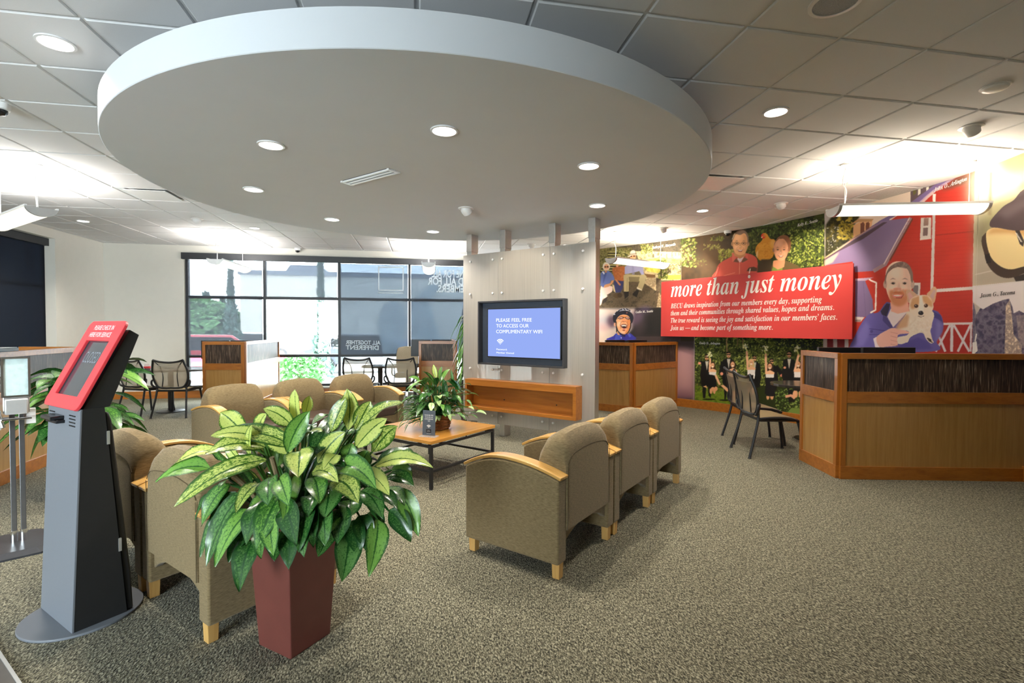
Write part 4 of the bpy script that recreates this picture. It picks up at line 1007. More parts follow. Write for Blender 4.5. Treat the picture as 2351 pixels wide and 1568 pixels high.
MB().prism([(ix0-.01, it0-.01), (ix1+.01, it0-.01), (ix1+.01, it1+.01), (ix0-.01, it1+.01)], -.004, .0, lambda p, q_, o: bz(p, q_, o)).build('touch_screen', 'kiosk_screen', kk)
def kt(body, s0, s1, t0_, hgt, mat, o):
    lettering('kiosk_lettering', body, lambda s, t_: bz(s0+(s1-s0)*s, t0_+t_*hgt/.7, o), mat, kk)
kt('PLEASE CHECK IN', KW*.20, KW*.78, bl-.052, .026, 'print_white', .0172); kt('HERE FOR SERVICE', KW*.17, KW*.80, bl-.092, .026, 'print_white', .0172)
MAT['screen_grey'] = plain('screen_grey', (.10, .115, .135), .3, emit=(.3, .35, .42), estr=.22)
kt('CLOSED', ix0+.05, ix1-.055, it0+(it1-it0)*.60, .062, 'screen_grey', .0006)
def kf(x, z, o=0): f = (z-.012)/1.038; return Vector((x, -.004+.046*f-o, z))
c0 = kf(.15, .985); MB().box(.075, .215, c0.y-.052, c0.y+.01, .985, 1.005).build('card_reader', 'black_gloss', kk, bevel=.006)
MB().box(.085, .225, c0.y-.035, c0.y+.01, .970, .985).build('reader_base', 'black', kk, bevel=.004)
for x0 in (.022, .285):
    for k in range(4):
        for i in range(6):
            z = .965+.016*k; c_ = kf(x0+.013*i, z, .0012); MB().obox(c_, (.0042, 0, 0), (0, .001, 0), (0, 0, .0028)).build('speaker_slot', 'black', kk)

# ------------------------------------------------------------------ hand sanitizer stand
p1, p2 = fl(40, 1258), fl(49, 1249); st = thing('sanitizer_stand', 'steel hand sanitizer stand with sign and drip tray on two poles', 'sanitizer stand', (p1+p2)/2, 0)
su = (at_z(78, 900, 1.0)-at_z(30, 900, 1.0)); 
srz = .60
st.rotation_euler = (0, 0, srz)
oc = [(.10, -.25), (.25, -.10), (.25, .10), (.10, .25), (-.10, .25), (-.25, .10), (-.25, -.10), (-.10, -.25)]
mb = MB(); n = 8; V = [(x, y, 0) for x, y in oc]+[(x, y, .012) for x, y in oc]+[(x*.8, y*.8, .035) for x, y in oc]
F = [tuple(range(7, -1, -1)), tuple(range(16, 24))]+[(i, (i+1) % 8, 8+(i+1) % 8, 8+i) for i in range(8)]+[(8+i, 8+(i+1) % 8, 16+(i+1) % 8, 16+i) for i in range(8)]
mb.add(V, F).build('base', 'charcoal', st)
for x in (-.022, .022):
    pl_ = MB().box(x-.014, x+.014, -.012, .012, .034, 1.02).build('pole', 'steel_dark', st, bevel=.003)
    MB().cyl((x, 0, .03), (x, 0, .11), .019, n=14).build('pole_socket', 'chrome', pl_)
MAT['paper'] = plain('sanitizer_card', (.55, .68, .68), .5, noise=.1, scale=40)
MB().box(-.062, .062, -.03, .005, .88, 1.24).build('back_plate', 'steel', st, bevel=.004)
MB().ring([(-.068, .985), (.068, .985), (.068, 1.245), (-.068, 1.245)], [(-.056, .997), (.056, .997), (.056, 1.233), (-.056, 1.233)], lambda p, q_, y: (p, y, q_), -.045, -.03).build('sign_frame', 'chrome', st)
MB().box(-.056, .056, -.036, -.031, .997, 1.233).build('sign_card', 'paper', st)
MB().box(-.055, .055, -.065, -.03, .875, .975).build('dispenser', 'alu', st, smooth=True, bevel=.008)
MB().box(-.07, .07, -.11, -.02, .845, .858).build('drip_tray', 'chrome', st, bevel=.003)
MB().box(-.115, -.07, -.05, .01, .78, .90).build('wipe_pouch', 'white_enamel', st, bevel=.006)
MB().box(.03, .09, .0, .03, .80, .90).build('side_card', 'white_enamel', st, bevel=.002)
MB().cyl((-.085, -.06, .90), (-.062, -.09, .80), .012, n=12).build('pump_handle', 'chrome', st)
MB().box(-.10, -.066, -.02, .0, 1.12, 1.19).build('key_plate', 'alu', st, bevel=.004); MB().tube(spline([(-.085, -.02, 1.12), (-.09, -.03, 1.02), (-.082, -.03, .92)], 5), .005, 6).build('tether_cord', 'honey', st)
# ------------------------------------------------------------------ plants
def leaf_mesh(mb, mid, width, normal, fold=.22, pet=None, nu=5, shape=1.0, rip=.0):
    """blade along the mid line (list of points); uv x across, y along"""
    n = len(mid); V = []; UV = []
    ph = random.random()*6
    for k, p in enumerate(mid):
        v = k/(n-1); t = (mid[min(k+1, n-1)]-mid[max(k-1, 0)]).normalized(); c = t.cross(normal)
        c = c.normalized() if c.length > 1e-4 else Vector((1, 0, 0)); nn = c.cross(t).normalized()
        w = width/2*(math.sin(PI*min(1, .03+.97*v**.78*shape))**.85 if v < 1 else 0)
        for i in range(nu):
            f = -1+2*i/(nu-1); wav = rip*math.sin(9*v+ph+f*2)*abs(f)*width
            V.append(p+c*(w*f)+nn*(abs(f)*w*fold+wav)); UV.append((.5+.5*f, v))
    F = [(j*nu+i, j*nu+i+1, (j+1)*nu+i+1, (j+1)*nu+i) for j in range(n-1) for i in range(nu-1)]
    o = len(mb.v); mb.add(V, F)
    if mb.uv is None: mb.uv = []
    mb.uv += UV
    if pet:
        o = len(mb.v); mb.tube(pet[0], pet[1], 5); mb.uv += [(.0, .5)]*(len(mb.v)-o)
def arc_mid(b, t, up, n=9, skew=0):
    """curve from b to t, bulged by vector up at its middle"""
    return [b+(t-b)*v+up*(4*v*(1-v)*(1-skew*(v-.5))) for v in [k/(n-1) for k in range(n)]]

# big maroon planter in the foreground
pc_ = (fl(588, 1480)+fl(765, 1455))/2; prz = math.atan2(fl(657, 1513).y-fl(588, 1480).y, fl(657, 1513).x-fl(588, 1480).x)
pt = thing('planter', 'tall square maroon planter tapering to its foot', 'planter', pc_, prz)
ph_, hb, ht = .615, .108, .140
def sq(h, z): return [(-h, -h, z), (h, -h, z), (h, h, z), (-h, h, z)]
V = sq(hb, 0)+sq(ht, ph_)+sq(ht-.018, ph_)+sq(ht-.022, ph_-.06); F = [(3, 2, 1, 0)]
for r_ in range(3): F += [(r_*4+i, r_*4+(i+1) % 4, r_*4+4+(i+1) % 4, r_*4+4+i) for i in range(4)]
F.append((12, 13, 14, 15))
MB().add(V, F).build('pot_body', 'terracotta', pt, bevel=.006, seg=3)
MB().lathe([(.0, ph_-.045), (.118, ph_-.05), (.118, ph_-.06)], 20).build('soil', 'soil', pt)
pl = thing('dumb_cane_plant', 'lush variegated dumb cane plant spilling over the maroon planter', 'plant', (pc_.x, pc_.y, ph_-.05))
root = Vector((pc_.x, pc_.y, ph_-.05)); D0 = (pc_-Vector((0, 0, 0))).dot(AX_F)
def at_depth(x, y, D): d = ray(x, y); return d*D + Vector((0, 0, EYE))
toc = Vector((-AX_F.x, -AX_F.y, 0)).normalized()
LV = """1010 300 995 110 62 V -.02 .02|1045 235 1068 138 46 V -.05 -.05|1270 310 1265 108 78 V 0 .02|1180 320 1255 150 72 V .05 .05|735 340 610 225 100 V .02 .05|808 335 842 232 66 V .05 .08
980 292 836 205 74 V .02 .08|1310 310 1385 170 78 V 0 0|1330 310 1540 178 92 V 0 .08|1310 405 1465 262 84 V .08 .12|1400 425 1522 302 80 V .05 .15|955 425 1066 225 80 M .12 .12|1080 290 1182 235 76 M -.1 -.15
840 368 572 345 70 V .1 .18|835 400 545 432 96 V .1 .2|590 425 365 500 74 V .0 .05|548 512 284 580 100 M .05 .08|842 470 392 698 112 V .12 .28|985 400 590 352 88 V .08 .1|762 460 770 292 38 V .12 .16
968 440 850 325 100 V .1 .02|1020 420 1010 552 124 V .15 .28|868 560 856 698 100 D .15 .30|985 540 940 785 92 M .12 .32|805 590 692 732 76 V .18 .30|1112 480 1250 330 82 V .12 .14|1255 480 1290 385 70 M .1 .08
1085 535 1212 585 80 V .15 .28|1190 580 1316 688 116 V .15 .30|1195 505 1405 612 108 M .12 .28|1150 500 1250 505 60 D .1 .18|1335 535 1478 645 84 V .1 .2|1405 505 1696 508 74 V .05 .15|1420 480 1602 430 64 D .0 .05
1470 560 1608 605 70 D .05 .1|1335 630 1445 765 88 D .12 .24|1375 645 1520 725 88 D .1 .2|1515 630 1632 855 90 M .05 .12|1485 735 1592 888 88 D .08 .14|1425 780 1382 1062 98 M .14 .22|1398 730 1400 905 84 D .1 .16
1285 790 1322 962 90 D .14 .22|1275 850 1240 1090 116 D .16 .28|1190 830 1118 965 92 D .18 .3|1190 740 1178 842 88 M .18 .3|1172 620 1148 765 118 D .18 .3|1285 680 1258 775 100 D .15 .25|1025 680 1092 865 118 D .18 .34
1075 790 1088 918 68 D .16 .3|975 790 962 1030 98 D .2 .36|905 840 888 988 88 D .18 .32|930 640 798 925 118 M .16 .34|778 725 588 1008 100 M .12 .26|742 640 543 1000 104 D .08 .2|690 640 560 880 84 D .05 .12
642 750 508 962 84 D .05 .12|655 595 514 802 78 M .04 .12|572 640 480 772 60 D .0 .06|785 880 708 1140 108 D .16 .3|770 820 655 992 88 D .12 .22|835 820 818 975 78 M .18 .32|720 500 640 400 60 V .05 .05
770 600 690 500 70 M .05 .1|1050 345 1130 322 60 V .05 .1|1150 320 1085 445 84 D .08 .16|1330 510 1372 425 74 M .05 .05|905 500 940 400 70 M .0 .0|1450 620 1560 700 84 D .05 .12|870 640 770 780 84 M .12 .24
1210 440 1140 520 70 V .14 .22|620 470 560 400 60 M -.02 -.02|1100 640 1060 760 96 D .18 .32|700 560 600 620 76 D .02 .1|1500 520 1600 560 70 M -.05 -.02|1230 560 1300 480 70 M .05 .02|940 300 900 380 64 M .0 .05
940 690 1000 905 104 D .24 .38|1060 690 1015 935 100 D .24 .38|1130 700 1150 905 100 D .22 .34|865 740 880 955 96 M .22 .36|1005 750 1040 965 90 D .26 .38|825 680 745 905 96 D .18 .30|1230 720 1215 900 96 D .2 .3|1330 760 1360 930 90 D .14 .2|700 700 610 900 84 D .08 .16|910 560 960 700 90 M .2 .34|1090 560 1120 690 92 M .2 .32"""
k_ = 0
for row in LV.replace('\n', '|').split('|'):
    q_ = row.split(); bx, by, tx, ty, w = map(float, q_[:5]); ob, ot = float(q_[6]), float(q_[7])
    cv = lambda zx, zy: (240+zx/2.273, 850+zy/2.273)
    b = at_depth(*cv(bx, by), D0-ob); t_ = at_depth(*cv(tx, ty), D0-ot); W = w/2.273*(D0-ot)/FPX*1.26; t_ = b+(t_-b)*1.06; L = (t_-b).length
    rad = Vector((b.x-root.x, b.y-root.y, 0)); rad = rad.normalized() if rad.length > .02 else toc
    hang = max(0, -(t_-b).normalized().z); nrm = (toc*(.45+.5*hang)+Vector((0, 0, 1))*(.75-.5*hang)+rad*.35+Vector((random.uniform(-.3, .3), random.uniform(-.3, .3), random.uniform(-.2, .2)))).normalized()
    if (t_-b).normalized().z > .6: nrm = (toc*.9+rad*.3+Vector((random.uniform(-.5, .5), random.uniform(-.3, .3), .1))).normalized()
    up = (Vector((0, 0, 1))*(.10 if hang > .3 else .13)+rad*.06)*L
    mid = arc_mid(b, t_, up, 9, .5)
    mb = MB(); st_ = root+Vector((b.x-root.x, b.y-root.y, 0))*.35+Vector((0, 0, .02)); bot = b.z < root.z+.1
    pm = (st_+b)/2+Vector((0, 0, .14 if bot else .03))
    leaf_mesh(mb, [p-root for p in mid], W, nrm, .25, ([p-root for p in spline([st_, pm, b], 5)], [.006]*10+[.004]), nu=7, rip=.05)
    mb.build('leaf', {'V': 'leaf_var', 'M': 'leaf_mid', 'D': 'leaf_dark'}[q_[5]], pl, smooth=True, fix=False, ang=60)
# leaves on the far side keep the plant round
for k in range(34):
    a = math.atan2(AX_F.y, AX_F.x)+random.uniform(-1.5, 1.5); el = random.uniform(-.5, .9); L = random.uniform(.22, .32)
    b = root+Vector((math.cos(a)*.16, math.sin(a)*.16, random.uniform(.12, .36))); d = Vector((math.cos(a)*math.cos(el), math.sin(a)*math.cos(el), math.sin(el)))
    t_ = b+d*L+Vector((0, 0, -.06)); mb = MB()
    leaf_mesh(mb, [p-root for p in arc_mid(b, t_, Vector((0, 0, .05)))], random.uniform(.075, .10), (Vector((0, 0, 1))-d*.2).normalized(), .25, ([p-root for p in spline([root+Vector((0, 0, .02)), (root+b)/2+Vector((0, 0, .08)), b], 4)], .005), nu=5, rip=.05)
    mb.build('leaf', random.choice(('leaf_var', 'leaf_mid', 'leaf_dark')), pl, smooth=True, fix=False, ang=60)
for k in range(9):
    a = k*.7; r = .05+.03*(k % 3); MB().tube(spline([(math.cos(a)*r, math.sin(a)*r, 0), (math.cos(a)*r*1.6, math.sin(a)*r*1.6, .15), (math.cos(a)*r*2.6, math.sin(a)*r*2.6, .27+.02*(k % 4))], 4), .011, 8).build('cane', 'cane', pl, smooth=True)

def bush(t, root, n, rmin, rmax, zlo, zhi, Lr, Wr, mats, elr, az=None, droop=.12, name='leaf', pet=True, fold=.25):
    for k in range(n):
        a = random.uniform(*(az or (0, 2*PI))); r = random.uniform(rmin, rmax); z = random.uniform(zlo, zhi); el = random.uniform(*elr); L = random.uniform(*Lr)
        b = Vector((math.cos(a)*r, math.sin(a)*r, z)); d = Vector((math.cos(a)*math.cos(el), math.sin(a)*math.cos(el), math.sin(el)))
        tip = b+d*L-Vector((0, 0, droop*L)); mb = MB()
        nrm = (Vector((0, 0, 1))+Vector((math.cos(a), math.sin(a), 0))*(.7 if el < -.3 else -.2)+Vector((random.uniform(-.4, .4), random.uniform(-.4, .4), 0))).normalized()
        leaf_mesh(mb, arc_mid(b, tip, Vector((0, 0, .14*L)), 7), random.uniform(*Wr), nrm, fold, ([p for p in spline([(b.x*.2, b.y*.2, .0), (b.x*.6, b.y*.6, b.z*.75+.02), b], 4)], .003) if pet else None, nu=5)
        mb.build(name, random.choice(mats), t, smooth=True, fix=False, ang=60)

# basket garden on the coffee table
bp = at_z(1003, 984, .4425); bk = thing('wicker_basket', 'round brown wicker basket on the coffee table', 'basket', bp)
MAT['wicker'] = plain('wicker', (.20, .085, .035), .6, noise=.35, scale=60, bump=.4)
for k in range(9):
    z = .010+k*.0155; r = .115+.03*(k/8)**.7
    MB().tube([(math.cos(2*PI*i/36)*(r+.004*math.sin(9*2*PI*i/36+(k % 2)*PI)), math.sin(2*PI*i/36)*(r+.004*math.sin(9*2*PI*i/36+(k % 2)*PI)), z) for i in range(36)], .008, 6, closed=True).build('woven_ring', 'wicker', bk, smooth=True)
for k in range(18):
    a = 2*PI*k/18; MB().cyl((math.cos(a)*.113, math.sin(a)*.113, .004), (math.cos(a)*.145, math.sin(a)*.145, .14), .004, n=6).build('stake', 'wicker', bk)
MB().tube([(math.cos(2*PI*i/40)*.149, math.sin(2*PI*i/40)*.149, .146) for i in range(40)], .011, 6, closed=True).build('rim_braid', 'wicker', bk, smooth=True)
MB().lathe([(0, .11), (.13, .11), (.108, .004), (0, .004)], 24).build('soil_liner', 'soil', bk)
bg_ = thing('basket_plants', 'mixed green houseplants growing from the wicker basket', 'plant', bp+Vector((0, 0, .112)))
bush(bg_, None, 40, .04, .20, .14, .40, (.13, .20), (.075, .11), ['leaf_dark', 'leaf_dark', 'leaf_mid'], (-.5, .7), droop=.3)
bush(bg_, None, 9, .02, .10, .28, .40, (.12, .18), (.05, .075), ['leaf_dark', 'leaf_mid'], (.5, 1.3), droop=.05)
bush(bg_, None, 84, .08, .25, .02, .24, (.06, .10), (.045, .065), ['leaf_pot', 'leaf_mid', 'leaf_pot'], (-.9, .6), droop=.25)
cl_ = math.atan2(-AX_R.y, -AX_R.x)
bush(bg_, None, 90, .16, .36, -.03, .18, (.045, .085), (.010, .017), ['leaf_mid', 'leaf_dark'], (-1.2, .5), (cl_-1.0, cl_+1.0), .3)
cr_ = math.atan2(AX_R.y, AX_R.x)
bush(bg_, None, 10, .22, .42, -.02, .34, (.07, .11), (.05, .07), ['leaf_pot', 'leaf_mid'], (-1.0, .2), (cr_-.5, cr_+.5), .3)
for (px_, py_, L, W, m_) in ((995, 836, .13, .055, 'leaf_var'), (1035, 848, .2, .03, 'leaf_dark'), (1018, 870, .19, .06, 'leaf_dark'), (1040, 890, .15, .05, 'leaf_dark')):
    D = bp.dot(AX_F); b = at_depth(px_+6, py_+34, D)-bg_.location; t_ = at_depth(px_, py_, D)-bg_.location; mb = MB()
    leaf_mesh(mb, arc_mid(b, t_, Vector((0, 0, .01)), 7), W, toc, .2, ([p for p in spline([(0, 0, 0), (b.x*.5, b.y*.5, b.z*.5), b], 4)], .003)); mb.build('leaf', m_, bg_, smooth=True, fix=False, ang=60)

# floor plant behind the kiosk
d = ray(190, 900); s_ = 5.75/math.hypot(d.x, d.y); fp_ = Vector((d.x*s_, d.y*s_, 0))
kp = thing('planter', 'round dark planter on the carpet behind the kiosk', 'planter', fp_)
MB().lathe([(.15, 0), (.20, .42), (.205, .44), (.185, .44), (.18, .40), (0, .40)], 32).build('pot_body', 'brownpot', kp, smooth=True); MB().lathe([(0, .405), (.178, .402)], 20).build('soil', 'soil', kp)
kq = thing('floor_plant', 'leafy green floor plant showing on both sides of the kiosk', 'plant', fp_+Vector((0, 0, .405)))
bush(kq, None, 46, .08, .28, .16, .68, (.26, .36), (.13, .18), ['leaf_dark', 'leaf_dark', 'leaf_mid'], (-.5, .6), droop=.32)
bush(kq, None, 18, .15, .30, .10, .40, (.28, .36), (.12, .16), ['leaf_dark', 'leaf_mid'], (-1.1, -.3), droop=.15)
# tall dracaena behind the translucent partition
d = ray(1078, 760); s_ = 7.9/math.hypot(d.x, d.y); dp_ = Vector((d.x*s_, d.y*s_, 0))
dq = thing('planter', 'dark brown tapered planter at the edge of the translucent partition', 'planter', dp_)
MB().lathe([(.13, 0), (.20, .60), (.205, .62), (.18, .62), (.17, .58), (0, .58)], 32).build('pot_body', 'brownpot', dq, smooth=True); MB().lathe([(0, .582), (.17, .58)], 20).build('soil', 'soil', dq)
dr = thing('tall_houseplant', 'tall plant with drooping strap leaves at the edge of the partition', 'plant', dp_+Vector((0, 0, .582)))
for k in range(3):
    a = k*2.1; MB().tube(spline([(math.cos(a)*.04, math.sin(a)*.04, 0), (math.cos(a)*.07, math.sin(a)*.07, .6), (math.cos(a)*.06, math.sin(a)*.06, 1.25-.2*k)], 5), .014, 8).build('cane', 'cane', dr, smooth=True)
    for i in range(44):
        b_ = random.uniform(0, 2*PI); z = 1.30-.2*k-random.uniform(0, .75); L = random.uniform(.30, .45); el = random.uniform(.1, .7); b = Vector((math.cos(a)*.06, math.sin(a)*.06, z)); dd = Vector((math.cos(b_), math.sin(b_), 0))
        m1 = [b+dd*(L*.72*v)+Vector((0, 0, L*(math.tan(el)*.6*v-1.15*v*v))) for v in [j/8 for j in range(9)]]; mb = MB(); leaf_mesh(mb, m1, .05, (Vector((0, 0, 1))+dd*.3).normalized(), .25, nu=3); mb.build('leaf', random.choice(('leaf_mid', 'leaf_dark')), dr, smooth=True, fix=False, ang=60)

# ------------------------------------------------------------------ outside the window
MAT['asphalt'] = plain('asphalt', (.50, .50, .49), .9, noise=.15, scale=3); MAT['bldg'] = plain('tilt_up_concrete', (.60, .57, .52), .9, noise=.04, scale=.6)
MAT['bldg_base'] = plain('concrete_base', (.36, .40, .50), .9); MAT['coping'] = plain('roof_coping', (.16, .18, .22), .6)
MAT['foliage'] = plain('tree_foliage', (.12, .25, .10), .8, noise=.5, scale=1.5); MAT['foliage_d'] = plain('conifer_foliage', (.085, .15, .12), .8, noise=.4, scale=2); MAT['shrub'] = plain('shrub_foliage', (.16, .42, .14), .8, noise=.45, scale=9)
GZ = -.15
gr = MB().box(-70, 80, YB+.3, 110, GZ-.1, GZ).build('car_park_ground', 'asphalt'); tag(gr, None, None, kind='structure')
def far(x, y, D):      # a place D metres beyond along the view
    dd = ray(x, y); k = D/dd.y; return Vector((dd.x*k, D, EYE+dd.z*k))
b0_ = far(551, 630, 34); b1_ = far(1080, 645, 34); zr = far(600, 629, 34).z
bd = thing('building', 'long pale concrete building with dark roof edge across the car park', 'building', (b0_.x, 34, GZ))
WB = b1_.x-b0_.x+14
MB().box(0, WB, 0, 14, .9, zr-GZ).build('wall', 'bldg', bd); MB().box(-.02, WB, -.03, 14, 0, .9).build('plinth', 'bldg_base', bd); MB().box(-.1, WB, -.12, 14, zr-GZ-.05, zr-GZ+.22).build('roof_coping', 'coping', bd)
px0 = far(606, 620, 34).x-b0_.x; MB().prism([(px0, zr-GZ+.2), (px0+.6, zr-GZ+1.1), (px0+2.6, zr-GZ+1.1), (px0+3.6, zr-GZ+.2)], 4, 7, lambda p, q_, y: (p, y, q_)).build('roof_unit', 'coping', bd)
for k in range(4): MB().box(14+k*3.4, 15.6+k*3.4, -.06, 0, 1.6, 3.0).build('window', 'frame_dark', bd)
def blob_tree(p, h, r, mat, label, name, weeping=False, n=900, z0=.0, size=.16):
    t = thing(name, label, 'tree', (p.x, p.y, GZ)); mb = MB()
    for k in range(n):
        v = random.random()**(.8 if weeping else .6); z = z0+(h-z0)*v
        if weeping: rr = r*((1-v)**2.1*.85+.03+.20*abs(math.sin(v*15))**3*(1-v)); dz = -.8
        else: rr = r*math.sqrt(max(.02, 1-(2*(z-z0)/(h-z0)-1)**2)); dz = random.uniform(-.6, .6)
        a = random.uniform(0, 2*PI); q_ = rr*math.sqrt(random.uniform(.25, 1)); c = Vector((math.cos(a)*q_, math.sin(a)*q_, z)); s = size*random.uniform(.6, 1.4)
        u_ = Vector((random.uniform(-1, 1), random.uniform(-1, 1), dz)).normalized(); w_ = u_.cross(Vector((random.uniform(-1, 1), random.uniform(-1, 1), .3))).normalized()
        o = len(mb.v); mb.v += [tuple(c-u_*s), tuple(c+w_*s*.45), tuple(c+u_*s), tuple(c-w_*s*.45)]; mb.f.append((o, o+1, o+2, o+3))
    f_ = mb.build('foliage', mat, t, fix=False); MB().cyl((0, 0, 0), (0, 0, h*.85), .07 if weeping else .13, .02, n=8).build('trunk', 'cane', t)
    return t
blob_tree(far(531, 780, 22), far(531, 600, 22).z-GZ, 0.72, 'foliage_d', 'dark weeping conifer behind the sheer shaded window', 'weeping_conifer', True, 1500, 0, .13)
blob_tree(far(737, 780, 17), far(737, 598, 17).z-GZ, .45, 'foliage_d', 'slim dark weeping conifer behind the half shaded window', 'weeping_conifer', True, 1300, 0, .13)
for x, y, D, r, lb in ((455, 690, 42, 3.0, 'round leafy green tree beyond the car park, toward the cream corner'), (500, 715, 38, 2.4, 'lower leafy green tree beyond the car park, beside the conifer')):
    p = far(x, 780, D); blob_tree(p, far(x, y, D).z-GZ, r, 'foliage', lb, 'leafy_tree', False, 1800, .6, .34)
for x, y, D in ((474, 676, 52), (512, 686, 60)): blob_tree(far(x, 780, D), far(x, y, D).z-GZ, 2.2, 'foliage_d', 'taller pointed fir tree beyond the leafy trees' if x < 480 else 'shorter pointed fir tree beside the taller fir', 'fir_tree', True, 900, 0, .4)['group'] = 'fir trees beyond the car park'
ps = far(690, 880, 13.2)
sh_ = blob_tree(Vector((ps.x, 13.2, 0)), .92, .62, 'shrub', 'bright green shrub right outside the low window pane', 'garden_shrub', False, 1500, .02, .075); sh_['category'] = 'shrub'
def car(p, rz, paint, label):
    t = thing('parked_car', label, 'car', (p.x, p.y, GZ), rz, 'cars parked outside')
    body = [(-2.1, .35), (2.1, .35), (2.15, .75), (1.2, .92), (.55, 1.40), (-1.0, 1.42), (-1.75, .98), (-2.15, .9)]
    MB().prism(body, -.85, .85, lambda p_, q_, y: (p_, y, q_)).build('car_body', paint, t, bevel=.08, seg=3)
    for s in (-1, 1): MB().prism([(-1.5, .98), (1.0, .95), (.5, 1.33), (-.95, 1.35)], .852*s, .862*s, lambda p_, q_, y: (p_, y, q_)).build('side_window', 'black_gloss', t)
    for x in (-1.35, 1.35):
        for s in (-1, 1):
            w_ = MB().cyl((x, s*.70, .32), (x, s*.88, .32), .32, n=24).build('wheel', 'black', t, smooth=True); MB().cyl((x, s*.885, .32), (x, s*.895, .32), .19, n=16).build('hub_cap', 'alu', w_)
MAT['car_red'] = plain('car_red', (.5, .03, .05), .25, coat=.8); MAT['car_white'] = plain('car_silver', (.7, .72, .75), .25, coat=.8); MAT['car_dark'] = plain('car_dark', (.06, .065, .08), .25, coat=.8)
p = far(475, 805, 16.5); car(p, .5, 'car_red', 'red car parked outside the sheer shaded window')
p = far(840, 800, 19); car(p, .1, 'car_dark', 'dark car parked outside the shaded window with the emblem'); p = far(590, 800, 27); car(p, .0, 'car_white', 'silver car parked along the pale building')
# ------------------------------------------------------------------ photo mural: flat prints on the curved wall
# the prints are painted into a colour attribute on fine curved sheets (flat print, no shading of the room)
CX0, CY0, CX1, CY1, SS = 1360, 320, 2400, 1000, 2
HW, HH = (CX1-CX0)*SS, (CY1-CY0)*SS
CAN = np.zeros((HH, HW, 3), np.float32)+.3
prng = np.random.RandomState(5)
class Pen: ox = 0; oy = 0; s = 1.0
def frame(ox, oy, s): Pen.ox, Pen.oy, Pen.s = ox, oy, s
def T_(pts): return [((Pen.ox+x/Pen.s-CX0)*SS, (Pen.oy+y/Pen.s-CY0)*SS) for x, y in pts]
def blend(x0, y0, m, c, a):
    h, w = m.shape; r = CAN[y0:y0+h, x0:x0+w]; k = (m*a)[..., None]
    r += (np.array(c, np.float32)/255-r)*k
def boxblur(m, r):
    r = int(r)
    if r < 1: return m
    for _ in range(2 if r > 1 else 1):
        for ax in (0, 1):
            p = np.pad(m, [(r+1, r) if i == ax else (0, 0) for i in (0, 1)], mode='constant'); cs = np.cumsum(p, axis=ax)
            n = m.shape[ax]
            m = ((cs[2*r+1:2*r+1+n] - cs[:n]) if ax == 0 else (cs[:, 2*r+1:2*r+1+n]-cs[:, :n]))/(2*r+1)
    return m
def mask_poly(P, soft=0):
    P = np.array(P); pad = int(soft*3+2)
    x0 = max(0, int(P[:, 0].min())-pad); x1 = min(HW, int(P[:, 0].max())+pad+1); y0 = max(0, int(P[:, 1].min())-pad); y1 = min(HH, int(P[:, 1].max())+pad+1)
    if x1 <= x0 or y1 <= y0: return None
    X = np.arange(x0, x1)[None, :]+.5; Y = np.arange(y0, y1)[:, None]+.5
    ins = np.zeros((y1-y0, x1-x0), bool); n = len(P)
    for i in range(n):
        xa, ya = P[i]; xb, yb = P[(i+1) % n]
        if ya == yb: continue
        c = ((ya > Y) != (yb > Y)); ins ^= c & (X < (xb-xa)*(Y-ya)/(yb-ya)+xa)
    m = ins.astype(np.float32)
    if soft: m = boxblur(m, soft)
    return x0, y0, m
def smooth_pts(pts, n=5):
    P = [Vector((x, y, 0)) for x, y in pts]; m = len(P); out = []
    for i in range(m):
        a, b, c, d = P[i-1], P[i], P[(i+1) % m], P[(i+2) % m]
        for k in range(n):
            t = k/n; v = .5*((2*b)+(c-a)*t+(2*a-5*b+4*c-d)*t*t+(3*b-a-3*c+d)*t**3); out.append((v.x, v.y))
    return out
def poly(pts, c, a=1, soft=0, round_=False):
    if round_: pts = smooth_pts(pts)
    r = mask_poly(T_(pts), soft*SS/Pen.s if soft else 0)
    if r: blend(r[0], r[1], r[2], c, a)
def ell(cx, cy, rx, ry, c, rot=0, a=1, soft=0, n=20):
    cr, sr = math.cos(rot), math.sin(rot)
    poly([(cx+rx*math.cos(t)*cr-ry*math.sin(t)*sr, cy+rx*math.cos(t)*sr+ry*math.sin(t)*cr) for t in [2*PI*k/n for k in range(n)]], c, a, soft)
def line(pts, w, c, a=1, soft=0):
    for (x0, y0), (x1, y1) in zip(pts, pts[1:]):
        dx, dy = x1-x0, y1-y0; l = math.hypot(dx, dy) or 1; nx, ny = -dy/l*w/2, dx/l*w/2; ex, ey = dx/l*w*.15, dy/l*w*.15
        poly([(x0+nx-ex, y0+ny-ey), (x1+nx+ex, y1+ny+ey), (x1-nx+ex, y1-ny+ey), (x0-nx-ex, y0-ny-ey)], c, a, soft)
def vnoise(h, w, cell):
    gh, gw = int(h/cell)+3, int(w/cell)+3; g = prng.rand(gh, gw); y = np.arange(h)/cell; x = np.arange(w)/cell
    yi, xi = y.astype(int), x.astype(int); fy = (y-yi)[:, None]; fx = (x-xi)[None, :]; fy = fy*fy*(3-2*fy); fx = fx*fx*(3-2*fx)
    return (g[yi][:, xi]*(1-fy)*(1-fx)+g[yi][:, xi+1]*(1-fy)*fx+g[yi+1][:, xi]*fy*(1-fx)+g[yi+1][:, xi+1]*fy*fx)
